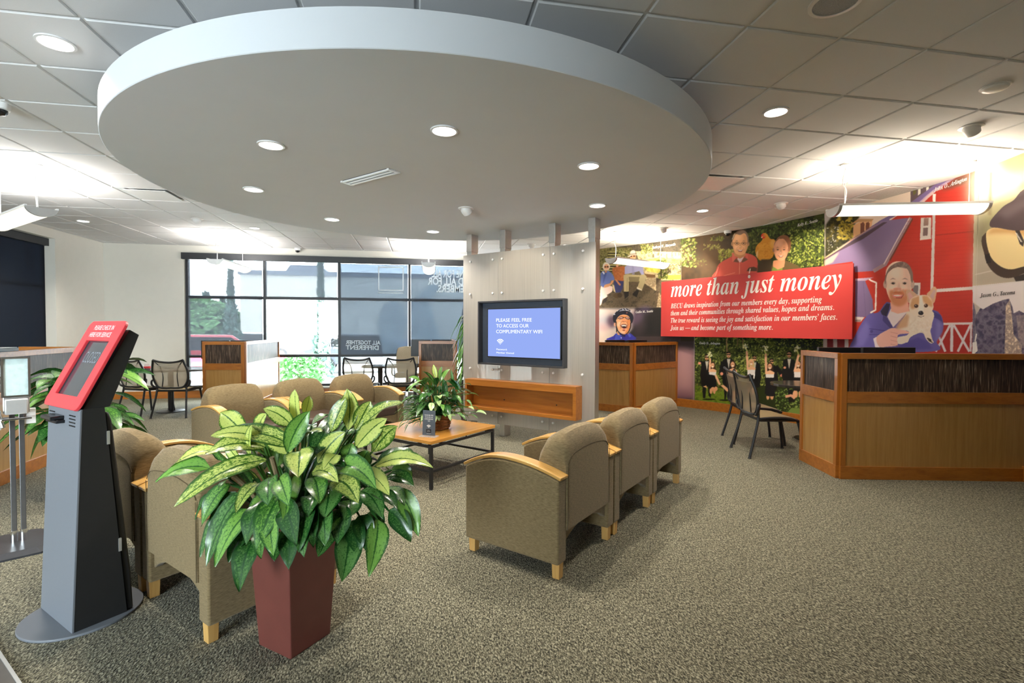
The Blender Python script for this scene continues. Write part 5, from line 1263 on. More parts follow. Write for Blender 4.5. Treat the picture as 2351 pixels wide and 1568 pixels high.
def texture(pts, cols, cell, a=1, soft=0, oct_=3, round_=False):
    """mottled fill: noise looked up in a palette"""
    if round_: pts = smooth_pts(pts)
    r = mask_poly(T_(pts), soft*SS/Pen.s if soft else 0)
    if not r: return
    x0, y0, m = r; h, w = m.shape; nz = 0; amp = 1; tot = 0; cc = cell*SS/Pen.s
    for o in range(oct_):
        nz = nz+amp*vnoise(h, w, max(1.2, cc)); tot += amp; amp *= .6; cc /= 2.1
    nz = np.clip((nz/tot-.5)*2.0+.5, 0, .9999)*(len(cols)-1); i = nz.astype(int); f = (nz-i)[..., None]; C = np.array(cols, np.float32)/255
    col_ = C[i]*(1-f)+C[i+1]*f; k = (m*a)[..., None]; rr = CAN[y0:y0+h, x0:x0+w]; rr += (col_-rr)*k
def speckle(x0, y0, x1, y1, n, size, cols, a=.9, inside=None, asp=.45, rot=None):
    """scattered leaf-like strokes"""
    for _ in range(n):
        x, y = prng.uniform(x0, x1), prng.uniform(y0, y1)
        if inside and not inside(x, y): continue
        s = size*prng.uniform(.5, 1.3); c = cols[prng.randint(len(cols))]
        r_ = prng.uniform(0, PI) if rot is None else rot+prng.uniform(-.5, .5)
        ell(x, y, s, s*asp, c, r_, a, 0, 6)
def face(cx, cy, w, h, skin, hair, tilt=0, glasses=None, smile=1.0, beard=None, hairline=.42, light=None):
    """small printed portrait head; w, h are half sizes"""
    sh = tuple(int(v*.78) for v in skin); li = light or tuple(min(255, int(v*1.12)) for v in skin)
    def q(u, v): return (cx+(u*math.cos(tilt)-v*math.sin(tilt))*w, cy+(u*math.sin(tilt)+v*math.cos(tilt))*h)
    poly([q(-.98, -.1), q(-.92, -.7), q(-.5, -1.02), q(0, -1.1), q(.5, -1.02), q(.92, -.7), q(.98, -.1), q(.9, .35), q(.6, .82), q(.2, 1.0), q(-.2, 1.0), q(-.6, .82), q(-.9, .35)], skin, round_=True)
    ell(*q(-1.0, .02), w*.14, h*.2, sh); ell(*q(1.0, .02), w*.14, h*.2, sh)
    poly([q(.35, -.9), q(.95, -.6), q(.95, .3), q(.55, .85), q(.5, .2)], sh, .45, w*.12)
    ell(*q(-.3, -.55), w*.45, h*.3, li, 0, .5, w*.2); ell(*q(-.45, .3), w*.3, h*.22, li, 0, .55, w*.12); ell(*q(.4, .3), w*.25, h*.2, li, 0, .35, w*.12)
    if beard:
        poly([q(-.72, .35), q(-.45, .28), q(0, .3), q(.45, .28), q(.72, .35), q(.6, .85), q(.2, 1.06), q(-.2, 1.06), q(-.6, .85)], beard, .85, w*.08, True)
    for s in (-1, 1):
        poly([q(s*.2, -.22), q(s*.45, -.3), q(s*.68, -.2), q(s*.45, -.24)], hair, .75, w*.03)
        ell(*q(s*.42, -.04), w*.20, h*.075, sh, tilt, .8, w*.03); ell(*q(s*.42, -.03), w*.11, h*.05, (45, 32, 26), tilt); ell(*q(s*.39, -.045), w*.022, h*.012, (230, 230, 230), tilt)
    poly([q(-.05, -.05), q(.06, -.05), q(.17, .32), q(.0, .38), q(-.17, .32)], sh, .5, w*.05); ell(*q(-.03, .25), w*.09, h*.07, li, 0, .8, w*.04)
    m = smile; poly([q(-.36, .50), q(0, .545+.02*m), q(.36, .50), q(.2, .64+.06*m), q(-.2, .64+.06*m)], (140, 60, 50), .95)
    poly([q(-.30, .52), q(0, .55+.02*m), q(.30, .52), q(.16, .60+.03*m), q(-.16, .60+.03*m)], (240, 232, 220), .95)
    for s in (-1, 1): line([q(s*.30, .25), q(s*.47, .5), q(s*.42, .62)], w*.05, sh, .7)
    if glasses:
        for s in (-1, 1):
            e = [q(s*.42+.26*math.cos(2*PI*k/14), -.02+.13*math.sin(2*PI*k/14)) for k in range(15)]; line(e, w*.05, glasses)
        line([q(-.16, -.05), q(.16, -.05)], w*.05, glasses); line([q(.66, -.05), q(.98, -.08)], w*.05, glasses); line([q(-.66, -.05), q(-.98, -.08)], w*.05, glasses)
    return q
DKG, MDG, LTG, YLG = (22, 30, 14), (52, 70, 26), (110, 130, 50), (175, 180, 80)

# --- terrace with three sitting people
frame(1370, 540, 8.71)
poly([(-100, -100), (1800, -100), (1800, 1460), (-100, 1460)], (98, 88, 66))
texture([(-100, 60), (1700, 60), (1700, 420), (-100, 420)], [(52, 48, 40), (84, 76, 62), (70, 64, 52)], 60)
texture([(60, 250), (700, 250), (700, 800), (60, 800)], [(60, 58, 34), (105, 100, 58), (140, 132, 84), (70, 66, 40)], 26)
for k in range(8):
    y = 330+k*52; x0 = 250-k*24; poly([(x0, y), (480, y), (470, y+16), (x0-8, y+16)], (188, 182, 120)); poly([(x0-8, y+16), (470, y+16), (465, y+46), (x0-20, y+46)], (62, 56, 36))
texture([(780, 320), (1700, 340), (1700, 900), (1000, 900), (860, 560)], [(120, 108, 74), (200, 184, 140), (228, 212, 168), (150, 140, 84)], 28)
texture([(880, 520), (1250, 440), (1700, 470), (1700, 560), (1420, 560), (1230, 760), (1000, 720)], [(206, 196, 84), (228, 216, 110), (190, 184, 70)], 60)
poly([(1420, 800), (1680, 790), (1690, 880), (1430, 890)], (196, 190, 76)); 
for x, y, w, h in ((1060, 380, 90, 70), (1180, 360, 60, 50), (1370, 370, 40, 110), (1250, 380, 50, 40), (1480, 350, 30, 60), (1560, 350, 30, 70), (1620, 350, 30, 60)):
    poly([(x, y), (x+w, y-8), (x+w, y+h), (x, y+h)], (168, 150, 116)); poly([(x+w*.55, y), (x+w, y-8), (x+w, y+h), (x+w*.55, y+h)], (92, 84, 64))
speckle(880, 180, 1120, 380, 120, 22, [(70, 80, 34), (150, 150, 80), (110, 116, 54), (190, 186, 120)]); speckle(1200, 500, 1400, 640, 110, 22, [(40, 48, 26), (66, 76, 38), (96, 104, 52)]); speckle(1240, 640, 1420, 880, 120, 24, [(50, 62, 24), (100, 112, 44), (150, 152, 70)])
speckle(1420, 560, 1690, 760, 90, 22, [(66, 58, 40), (210, 190, 150), (130, 118, 80)]); speckle(380, 290, 660, 470, 90, 22, [(60, 66, 30), (112, 116, 60), (170, 164, 110)]); line([(1290, 620), (1285, 820)], 26, (60, 48, 34))
poly([(930, 720), (1170, 770), (1175, 850), (960, 850)], (112, 82, 52)); poly([(940, 720), (1170, 770), (1165, 790), (960, 770)], (206, 184, 142))
texture([(-50, 1400), (60, 1150), (520, 900), (960, 960), (1200, 1110), (1230, 1460), (-50, 1460)], [(60, 52, 40), (92, 80, 62), (74, 64, 50)], 40); texture([(950, 960), (1010, 860), (1200, 840), (1190, 1115)], [(206, 186, 150), (150, 126, 94), (228, 210, 176)], 18); texture([(1190, 850), (1290, 880), (1250, 1140), (1200, 1460), (1185, 1110)], [(74, 62, 48), (110, 94, 74)], 24); texture([(1240, 1140), (1330, 1230), (1330, 1450), (1200, 1450)], [(200, 176, 140), (120, 100, 74), (220, 200, 165)], 20); poly([(1200, 1440), (1340, 1440), (1340, 1470), (1200, 1470)], (70, 60, 48))
# woman in blue
poly([(80, 1040), (150, 1010), (300, 1020), (318, 1080), (290, 1140), (140, 1240), (90, 1380), (60, 1380)], (226, 200, 190), round_=True); poly([(140, 1230), (190, 1190), (220, 1215), (120, 1300)], (232, 206, 196)); poly([(100, 1350), (140, 1270), (215, 1240), (190, 1330), (120, 1370)], (46, 40, 36))
poly([(76, 1000), (78, 770), (110, 720), (240, 715), (300, 760), (355, 850), (350, 900), (280, 905), (265, 960), (160, 1000), (130, 1050)], (92, 108, 168)); poly([(150, 730), (200, 730), (190, 790), (140, 960), (120, 960)], (66, 80, 138), .7); poly([(100, 730), (150, 790), (160, 760), (130, 720)], (226, 226, 236))
poly([(140, 1030), (160, 990), (270, 960), (300, 905), (350, 900), (320, 960), (240, 1030), (150, 1052)], (196, 140, 100)); poly([(155, 700), (200, 700), (205, 745), (165, 750)], (190, 132, 98))
ell(192, 625, 74, 82, (222, 214, 200)); ell(195, 640, 50, 62, (214, 158, 122)); ell(172, 634, 20, 14, (50, 28, 24)); ell(218, 632, 20, 14, (50, 28, 24)); line([(170, 676), (196, 686), (220, 674)], 9, (236, 222, 208))
# person behind in rust
poly([(310, 690), (360, 640), (540, 620), (560, 700), (540, 900), (470, 930), (390, 900), (350, 840)], (164, 96, 54), round_=True); texture([(340, 680), (540, 660), (530, 880), (400, 880)], [(140, 78, 42), (190, 122, 76)], 24, .6); poly([(340, 920), (380, 900), (540, 920), (520, 1060), (480, 1140), (370, 1150), (350, 1040)], (52, 56, 100)); poly([(350, 870), (400, 890), (480, 980), (470, 1015), (430, 980)], (186, 124, 88)); poly([(310, 980), (345, 1000), (380, 1150), (340, 1120)], (210, 190, 150))
ell(400, 1210, 70, 50, (74, 58, 36)); ell(460, 1200, 45, 50, (60, 46, 28)); ell(430, 470, 60, 50, (190, 176, 160)); ell(410, 610, 24, 30, (200, 150, 120))
# man in hat
poly([(556, 640), (600, 600), (700, 560), (790, 490), (880, 520), (930, 660), (950, 790), (900, 800), (850, 720), (640, 770), (560, 780)], (168, 168, 210)); poly([(700, 600), (740, 590), (760, 790), (700, 790)], (146, 146, 192), .6)
poly([(535, 800), (600, 780), (860, 800), (950, 780), (1000, 830), (960, 960), (900, 1110), (800, 1070), (860, 920), (640, 930), (640, 1130), (545, 1130)], (176, 162, 124)); poly([(640, 830), (860, 830), (840, 930), (650, 930)], (120, 108, 78)); poly([(600, 850), (625, 850), (620, 1120), (590, 1120)], (148, 134, 100), .7); poly([(545, 1130), (640, 1125), (640, 1210), (560, 1280), (550, 1200)], (34, 30, 28)); poly([(800, 1085), (850, 1110), (800, 1240), (720, 1200), (720, 1170)], (34, 30, 28)); poly([(800, 1030), (905, 1090), (900, 1110), (800, 1070)], (220, 210, 190))
poly([(680, 470), (760, 470), (760, 520), (720, 530)], (206, 150, 112)); ell(725, 440, 58, 72, (216, 158, 116)); ell(690, 422, 22, 15, (70, 30, 24)); ell(748, 418, 22, 15, (70, 30, 24)); line([(695, 475), (722, 482), (748, 472)], 8, (240, 226, 210)); poly([(610, 420), (660, 400), (670, 330), (720, 300), (770, 320), (785, 385), (850, 390), (800, 402), (720, 398), (650, 432)], (214, 200, 186), round_=True); poly([(664, 370), (780, 360), (785, 385), (668, 395)], (150, 134, 120))
# --- cyclist
frame(1370, 700, 14.69)
poly([(-200, 100), (3200, 100), (3200, 3400), (-200, 3400)], (36, 34, 34))
poly([(-100, 120), (1300, 110), (1250, 500), (1200, 800), (800, 1300), (-100, 1300)], (196, 180, 172), 1, 40); ell(200, 520, 300, 200, (150, 152, 164), 0, .8, 120); ell(500, 560, 160, 220, (74, 56, 74), 0, .9, 70); ell(250, 760, 200, 140, (178, 140, 146), 0, .6, 80); poly([(-100, 900), (700, 900), (700, 1300), (-100, 1300)], (196, 180, 170), .9, 60)
ell(1350, 450, 220, 320, (96, 78, 100), .5, .8, 110); ell(1650, 150, 200, 120, (84, 70, 98), 0, .7, 80); ell(1450, 820, 160, 300, (70, 58, 62), .6, .6, 110)
poly([(350, 1180), (560, 1050), (660, 960), (900, 940), (1130, 960), (1260, 1060), (1400, 1180)], (52, 52, 148), round_=True); poly([(640, 990), (700, 960), (840, 1030), (780, 1180), (600, 1180)], (70, 90, 190), .8, 8); poly([(1040, 980), (1120, 970), (1160, 1060), (1100, 1090)], (84, 104, 200), .8, 8); poly([(830, 980), (980, 990), (960, 1080), (850, 1060)], (40, 38, 80)); line([(826, 1090), (830, 1145)], 18, (220, 220, 236))
poly([(660, 860), (760, 960), (780, 1030), (700, 1000)], (206, 150, 110)); poly([(1000, 980), (1090, 900), (1060, 990)], (200, 130, 80))
poly([(660, 500), (700, 400), (860, 330), (1040, 350), (1120, 460), (1140, 620), (1120, 790), (1030, 940), (930, 990), (820, 950), (710, 820), (660, 680)], (228, 168, 124), round_=True)
poly([(980, 520), (1130, 480), (1130, 780), (1020, 950), (940, 985), (1040, 800), (1060, 640)], (206, 120, 66), .8, 20); ell(760, 650, 60, 90, (244, 206, 176), .2, .8, 20); ell(880, 920, 80, 40, (240, 200, 166), 0, .7, 16); ell(900, 400, 130, 50, (224, 138, 80), 0, .8, 20)
poly([(810, 560), (880, 500), (930, 440), (980, 520), (1000, 570), (930, 585), (850, 575)], (224, 150, 108), 1, 6); poly([(860, 540), (930, 570), (985, 545), (960, 575), (880, 575)], (120, 56, 34)); line([(830, 560), (790, 680), (820, 800)], 16, (150, 80, 54), .8, 4); line([(1010, 570), (1050, 660), (1020, 800)], 16, (140, 66, 40), .8, 4)
poly([(810, 690), (900, 650), (1010, 670), (1015, 740), (980, 800), (920, 810), (860, 780)], (84, 26, 26), round_=True); poly([(830, 690), (900, 668), (1005, 690), (1000, 728), (920, 715), (850, 725)], (248, 240, 232)); ell(920, 745, 60, 28, (40, 26, 28)); poly([(850, 770), (920, 800), (985, 780), (960, 830), (890, 830)], (222, 150, 140)); ell(915, 855, 50, 26, (150, 70, 50), 0, .8, 8)
for pts in ([(740, 440), (800, 400), (900, 410), (880, 460), (770, 480)], [(960, 420), (1040, 400), (1110, 470), (1080, 490), (990, 470)]): poly(pts, (214, 168, 160)); line(pts+pts[:1], 14, (44, 34, 26))
line([(780, 455), (870, 465)], 14, (90, 40, 34)); line([(985, 455), (1075, 470)], 14, (90, 40, 34)); line([(880, 430), (960, 425)], 16, (44, 34, 26)); line([(690, 480), (750, 440)], 14, (60, 46, 30))
poly([(545, 480), (560, 350), (680, 240), (900, 190), (1100, 220), (1210, 320), (1240, 460), (1190, 610), (1140, 560), (1100, 420), (1010, 340), (840, 330), (730, 400), (650, 520), (650, 620), (580, 590)], (34, 34, 46), round_=True)
poly([(560, 340), (640, 240), (760, 150), (900, 115), (1050, 120), (1150, 190), (1190, 250), (1080, 190), (900, 185), (720, 230), (600, 340)], (188, 192, 214)); 
for p0, p1 in (((760, 180), (860, 150)), ((900, 130), (960, 160)), ((700, 240), (760, 190)), ((1000, 130), (1070, 170)), ((620, 300), (690, 230)), ((1090, 180), (1130, 200))): line([p0, p1], 34, (26, 26, 34))
ell(615, 660, 40, 64, (214, 160, 132)); line([(655, 560), (655, 700), (700, 860), (780, 960), (850, 1000)], 34, (28, 26, 32)); line([(1150, 600), (1140, 760), (1080, 900), (1000, 985)], 30, (28, 26, 32)); line([(660, 720), (670, 930)], 26, (28, 26, 32)); ell(1015, 268, 26, 10, (220, 120, 90))
frame(1550, 770, 7.837)     # its lower blurred part beside the partition
poly([(-700, 20), (356, 20), (356, 240), (-700, 230)], (66, 54, 56)); poly([(-700, 180), (356, 250), (356, 1130), (-700, 1130)], (158, 118, 122), 1, 50); ell(160, 600, 120, 400, (182, 142, 142), 0, .6, 80); ell(150, 1080, 220, 80, (110, 76, 90), 0, .6, 60); poly([(-700, 20), (360, 20), (360, 200), (-700, 160)], (60, 50, 50), .9, 40)
# --- couple with a hen
frame(1560, 480, 6.915)
poly([(20, 0), (2310, 0), (2310, 2100), (20, 2100)], (52, 44, 30)); texture([(20, 300), (800, 300), (800, 1400), (20, 1400)], [(56, 46, 32), (80, 62, 42), (66, 54, 36)], 220); ell(560, 800, 240, 260, (104, 78, 52), 0, .8, 120)
texture([(1050, 0), (2310, 0), (2310, 1000), (1050, 1000)], [(18, 22, 10), (40, 48, 20), (62, 72, 28), (26, 32, 14)], 60)
speckle(1100, 150, 2290, 420, 420, 24, [(28, 36, 14), (50, 64, 24), (74, 88, 34), (96, 110, 50)]); speckle(1720, 330, 2290, 920, 620, 24, [(36, 46, 16), (90, 104, 36), (130, 140, 56), (166, 172, 84), (60, 74, 26)]); speckle(1070, 380, 1260, 720, 130, 24, [(44, 50, 20), (110, 110, 50), (70, 78, 30)])
speckle(20, 470, 260, 920, 170, 26, [(96, 110, 44), (150, 158, 76), (60, 72, 28), (186, 184, 110)]); speckle(380, 560, 660, 650, 36, 22, [(120, 116, 56), (150, 142, 78)]); speckle(500, 420, 700, 500, 30, 22, [(96, 100, 44), (130, 130, 62)]); speckle(620, 640, 860, 820, 110, 26, [(140, 136, 56), (176, 168, 84), (100, 102, 40)]); speckle(200, 780, 430, 900, 30, 20, [(84, 84, 44), (110, 106, 58)])
poly([(560, 1100), (580, 980), (640, 860), (830, 750), (900, 690), (1060, 700), (1180, 740), (1240, 820), (1240, 1000), (1220, 1100)], (196, 84, 70), round_=True); poly([(560, 1100), (600, 930), (640, 900), (620, 1100)], (176, 62, 54), .8, 6); line([(955, 860), (950, 1060)], 10, (224, 140, 120)); poly([(830, 690), (860, 700), (900, 770), (860, 830), (840, 840)], (214, 108, 92)); poly([(1050, 700), (1060, 800), (1090, 800), (1080, 720)], (206, 98, 84)); poly([(855, 835), (905, 775), (935, 830), (940, 850)], (104, 70, 54)); poly([(980, 840), (1030, 765), (1090, 800), (1000, 850)], (104, 70, 54)); poly([(915, 785), (1030, 745), (975, 840), (955, 850)], (232, 214, 216)); poly([(1065, 985), (1100, 930), (1180, 915), (1230, 935), (1225, 985)], (84, 56, 40)); line([(1125, 945), (1105, 1025)], 12, (236, 226, 214)); line([(700, 1060), (880, 1010)], 8, (226, 140, 120)); line([(570, 1060), (620, 920)], 9, (232, 170, 150), .8); 
poly([(860, 640), (1050, 640), (1050, 740), (960, 790), (870, 740)], (196, 136, 92))
face(965, 550, 128, 180, (222, 164, 116), (110, 84, 66), glasses=(120, 84, 56), light=(244, 200, 156))
poly([(830, 470), (870, 400), (930, 340), (1010, 330), (1080, 390), (1100, 500), (1085, 560), (1070, 440), (1030, 385), (960, 410), (890, 400), (850, 490)], (124, 100, 84), round_=True); line([(838, 480), (880, 390)], 10, (216, 196, 170), .9)
poly([(1205, 680), (1225, 580), (1290, 520), (1320, 470), (1300, 420), (1330, 380), (1390, 395), (1440, 470), (1500, 480), (1525, 540), (1500, 700), (1460, 780), (1330, 830), (1250, 790)], (206, 140, 48), round_=True); texture([(1240, 560), (1470, 520), (1480, 740), (1340, 820), (1240, 760)], [(190, 120, 36), (222, 160, 64), (206, 142, 50)], 40, .8); ell(1330, 430, 36, 40, (206, 60, 40)); ell(1345, 420, 20, 24, (196, 120, 60)); line([(1300, 455), (1318, 440)], 14, (226, 206, 160)); ell(1490, 560, 40, 80, (226, 176, 96), -.3, .7, 16); poly([(1220, 690), (1250, 650), (1240, 780), (1210, 740)], (232, 196, 140), .8)
poly([(1240, 900), (1300, 800), (1460, 800), (1480, 1000), (1230, 1010)], (66, 52, 34), 1, 10); poly([(1450, 1000), (1480, 870), (1640, 820), (1720, 830), (1900, 910), (1960, 980), (1960, 1060), (1450, 1060)], (92, 76, 46), round_=True); poly([(1480, 920), (1640, 930), (1630, 1000), (1460, 1000)], (122, 140, 62)); poly([(1490, 820), (1680, 790), (1660, 920), (1560, 960), (1480, 910)], (206, 142, 104))
face(1610, 650, 118, 165, (224, 160, 122), (120, 74, 50), light=(246, 196, 160))
poly([(1500, 590), (1530, 490), (1620, 415), (1720, 430), (1770, 530), (1760, 640), (1735, 680), (1715, 560), (1660, 480), (1590, 470), (1530, 520)], (132, 86, 60), round_=True)
# --- wedding party in the garden
frame(1550, 770, 7.837)
poly([(356, 20), (2700, 20), (2700, 1700), (356, 1700)], (40, 48, 20)); texture([(356, 20), (2700, 20), (2700, 900), (356, 900)], [(22, 28, 12), (50, 60, 24), (92, 100, 42), (36, 44, 18)], 60); texture([(1700, 20), (2700, 20), (2700, 260), (1850, 200)], [(20, 28, 24), (36, 48, 34)], 80)
speckle(360, 40, 2680, 900, 2300, 20, [(30, 38, 14), (70, 84, 30), (120, 128, 52), (160, 164, 80), (54, 66, 24)]); speckle(1100, 300, 1700, 900, 420, 20, [(140, 146, 60), (176, 180, 90), (90, 100, 40)])
line([(925, 60), (935, 330)], 22, (150, 120, 80)); line([(1125, 30), (1120, 180)], 20, (110, 90, 60)); line([(1215, 30), (1220, 180)], 16, (140, 112, 76)); speckle(1800, 950, 2690, 1400, 420, 20, [(60, 82, 30), (110, 136, 56), (150, 168, 84), (40, 56, 20)]); texture([(356, 900), (1100, 980), (1100, 1250), (356, 1200)], [(70, 92, 20), (110, 130, 36), (90, 112, 28)], 90); speckle(360, 880, 1100, 1010, 150, 18, [(130, 116, 50), (90, 96, 36), (60, 70, 26)]); poly([(2100, 1300), (2700, 1350), (2700, 1700), (1900, 1500)], (110, 130, 60))
SUIT, SKN, SHRT = (20, 18, 18), (216, 156, 112), (196, 186, 168)
def groom(x, y, s, shades=True, leg=None):
    poly([(x-s*95, y+s*90), (x-s*30, y+s*60), (x+s*30, y+s*60), (x+s*95, y+s*95), (x+s*120, y+s*330), (x+s*90, y+s*520), (x-s*90, y+s*520), (x-s*120, y+s*330)], SUIT)
    poly([(x-s*28, y+s*70), (x+s*30, y+s*70), (x+s*2, y+s*240)], SHRT); ell(x, y, s*36, s*52, SKN); poly([(x-s*38, y-s*20), (x-s*30, y-s*55), (x+s*30, y-s*55), (x+s*38, y-s*20), (x, y-s*36)], (30, 24, 20)); ell(x, y+s*34, s*20, s*12, (150, 96, 70))
    if shades: poly([(x-s*36, y-s*14), (x+s*36, y-s*14), (x+s*30, y+s*10), (x+s*6, y+s*4), (x-s*6, y+s*4), (x-s*30, y+s*10)], (14, 12, 12))
def maid(x, y, s, arm=None, hair=(60, 36, 24)):
    ell(x, y-s*6, s*52, s*68, hair); ell(x+s*10, y+s*50, s*50, s*50, hair); ell(x, y, s*36, s*50, (226, 168, 126)); ell(x, y+s*26, s*18, s*9, (246, 236, 226)); ell(x-s*13, y-s*6, s*6, s*5, (50, 30, 24)); ell(x+s*13, y-s*6, s*6, s*5, (50, 30, 24))
    poly([(x-s*80, y+s*100), (x+s*0, y+s*60), (x+s*80, y+s*100), (x+s*70, y+s*150), (x-s*70, y+s*150)], (226, 172, 130)); poly([(x-s*72, y+s*130), (x+s*72, y+s*130), (x+s*66, y+s*230), (x-s*66, y+s*230)], (222, 212, 206)); poly([(x-s*70, y+s*225), (x+s*70, y+s*225), (x+s*86, y+s*470), (x-s*86, y+s*470)], (22, 20, 20)); poly([(x+s*40, y+s*200), (x+s*70, y+s*210), (x+s*56, y+s*300), (x+s*36, y+s*280)], (236, 228, 222))
    for k in (-1, 1): ell(x+k*s*34, y+s*510, s*28, s*60, (214, 154, 112))
    if arm:
        line([(x-s*62, y+s*120), ((x-s*62)*.4+arm[0]*.6, (y+s*120)*.4+arm[1]*.6), arm], s*40, (230, 176, 136)); ell(arm[0], arm[1]-s*10, s*20, s*26, (230, 176, 136))
        line([(arm[0], arm[1]-s*20), (arm[0]-s*24, arm[1]-s*80)], s*24, (196, 200, 110)); speckle(arm[0]-s*70, arm[1]-s*150, arm[0]+s*40, arm[1]-s*70, 14, s*26, [(236, 228, 180), (214, 206, 140), (250, 246, 214)])
groom(570, 395, 1.0); line([(480, 470), (430, 510)], 50, SUIT); ell(440, 500, 28, 24, (224, 150, 120)); poly([(490, 900), (560, 900), (545, 1130), (500, 1130)], SUIT); poly([(590, 900), (650, 900), (640, 1130), (600, 1080)], SUIT); poly([(500, 920), (560, 900), (580, 950)], (220, 170, 120))
maid(675, 540, .9, (630, 440)); poly([(600, 700), (720, 720), (750, 930), (640, 960), (590, 880)], (20, 18, 18)); ell(680, 965, 40, 36, SKN); ell(735, 960, 30, 40, SKN); line([(730, 720), (800, 880)], 40, (226, 172, 130))
groom(962, 350, 1.05); line([(850, 480), (820, 690)], 60, SUIT); ell(838, 690, 28, 30, (224, 150, 120)); poly([(880, 850), (960, 850), (910, 1150), (885, 1150)], SUIT); maid(1035, 525, 1.0); poly([(930, 740), (1090, 740), (1085, 1000), (950, 990)], (20, 18, 18)); poly([(820, 900), (870, 890), (1010, 1000), (990, 1050), (930, 1010)], (222, 168, 126)); poly([(1030, 1000), (1085, 1000), (1080, 1220), (1035, 1220)], (226, 172, 130)); poly([(930, 660), (960, 650), (1080, 740), (1060, 770), (930, 720)], (222, 168, 126)); ell(900, 1165, 110, 14, (24, 28, 12)); ell(610, 1150, 120, 14, (24, 28, 12))
groom(1430, 415, 1.0); maid(1370, 490, 1.0, (1290, 300), (206, 176, 120)); groom(1735, 470, 1.0); line([(1820, 560), (1920, 710)], 70, SUIT); ell(1925, 720, 34, 26, (216, 130, 104)); maid(1705, 560, 1.05, (1630, 350)); poly([(1620, 760), (1790, 760), (1800, 1100), (1640, 1090)], (24, 22, 24)); groom(2050, 345, 1.1); line([(1990, 480), (1970, 600)], 50, SUIT); ell(1972, 580, 24, 22, (220, 150, 120)); maid(2215, 520, 1.05, (2220, 360)); poly([(2030, 980), (2110, 980), (2160, 1200), (2040, 1200)], SUIT); line([(1990, 1100), (2090, 1080), (2150, 1130)], 46, (222, 160, 130)); ell(2150, 1060, 36, 70, (222, 164, 124)); poly([(2010, 820), (2060, 820), (2050, 980), (2015, 980)], SUIT)
# --- red barn, man with puppy
frame(1890, 380, 6.531)
poly([(20, -300), (2290, -300), (2290, 4300), (20, 4300)], (166, 46, 36)); poly([(20, -300), (1900, -300), (1300, 620), (900, 900), (20, 1400)], (222, 204, 190))
poly([(20, 700), (420, 560), (600, 560), (480, 830), (440, 1120), (20, 1390)], (196, 186, 186)); texture([(30, 900), (180, 700), (420, 580), (600, 560), (560, 740), (460, 900), (440, 1110), (300, 1190), (30, 1380)], [(24, 24, 12), (54, 52, 22), (36, 36, 16), (90, 80, 30)], 70, 1, 10); speckle(230, 780, 440, 1110, 90, 34, [(150, 134, 44), (110, 96, 34), (186, 164, 66)], .8); speckle(60, 900, 260, 1300, 40, 16, [(200, 196, 200), (150, 146, 150)], .8)
poly([(450, 900), (560, 840), (740, 820), (720, 930), (450, 1090)], (222, 176, 130)); poly([(560, 870), (600, 845), (620, 870), (615, 1000), (560, 1030)], (120, 74, 60)); poly([(640, 860), (680, 845), (695, 870), (690, 940), (635, 980)], (120, 74, 60)); poly([(400, 890), (520, 800), (760, 800), (720, 840), (540, 845)], (190, 146, 104))
poly([(1310, 370), (1640, 260), (1700, 230), (1640, 330), (1310, 560)], (92, 78, 84)); 
for x in (1350, 1420, 1545, 1600): poly([(x, 330), (x+40, 315), (x+40, 420), (x, 450)], (216, 210, 200) if x in (1420, 1545) else (96, 92, 54))
poly([(1980, 170), (1760, 220), (1200, 640), (860, 820), (20, 1390), (20, 1450), (880, 980), (900, 1000), (1000, 800), (1350, 630)], (112, 96, 140)); poly([(20, 1390), (440, 1090), (900, 830), (1240, 790), (1320, 790), (930, 1470), (760, 1580), (480, 1600), (440, 1440), (20, 1500)], (122, 104, 140)); poly([(20, 1380), (450, 1095), (720, 930), (900, 830), (860, 850), (420, 1130), (20, 1420)], (212, 164, 130)); poly([(20, 1400), (440, 1130), (900, 850), (960, 850), (600, 1100), (230, 1290), (20, 1420)], (78, 62, 74)); poly([(20, 1430), (240, 1300), (140, 1450), (20, 1500)], (226, 186, 156), 1, 12); poly([(1000, 1100), (1200, 850), (1000, 1350), (850, 1500), (600, 1500)], (140, 122, 156), .6, 60)
line([(1980, 175), (1640, 390), (1350, 640)], 30, (170, 150, 180)); line([(1650, 400), (1420, 610)], 34, (196, 170, 170)); line([(1310, 790), (1120, 1130), (930, 1480), (760, 1580)], 56, (150, 124, 132)); line([(1290, 790), (1100, 1130), (910, 1480)], 16, (214, 196, 200)); line([(1340, 800), (1000, 1420)], 22, (90, 56, 40), .8)
for k in range(46):
    y = 240+k*62; line([(1680, y), (2280, y-40+prng.uniform(-6, 6))], 7, (140, 34, 28), .35)
for k in range(30):
    y = 840+k*62; line([(1250-k*20, y), (1640, y-24)], 7, (140, 34, 28), .35)
poly([(2000, 160), (2290, 60), (2290, 260), (1760, 380)], (84, 66, 54), .85, 30)
line([(1665, 430), (1660, 800), (1640, 1500), (1620, 2100)], 44, (220, 212, 210)); poly([(1465, 785), (1620, 780), (1615, 1100), (1450, 1120)], (226, 218, 212)); poly([(1510, 790), (1580, 785), (1575, 900), (1505, 905)], (140, 112, 104)); poly([(1500, 935), (1570, 930), (1565, 1050), (1495, 1055)], (112, 92, 90)); line([(1690, 1045), (2270, 985)], 16, (110, 30, 24), .6)
frame(1890, 580, 6.531)
poly([(480, 390), (620, 400), (740, 700), (760, 960), (480, 970)], (112, 94, 132)); poly([(480, 390), (760, 370), (640, 420), (480, 420)], (170, 150, 176)); line([(600, 430), (640, 960)], 6, (96, 80, 116)); poly([(480, 960), (620, 970), (560, 1040), (480, 1040)], (200, 190, 186)); line([(480, 1020), (560, 1020)], 30, (140, 120, 116)); line([(690, 400), (720, 420), (795, 450), (785, 860), (710, 900)], 24, (234, 226, 222))
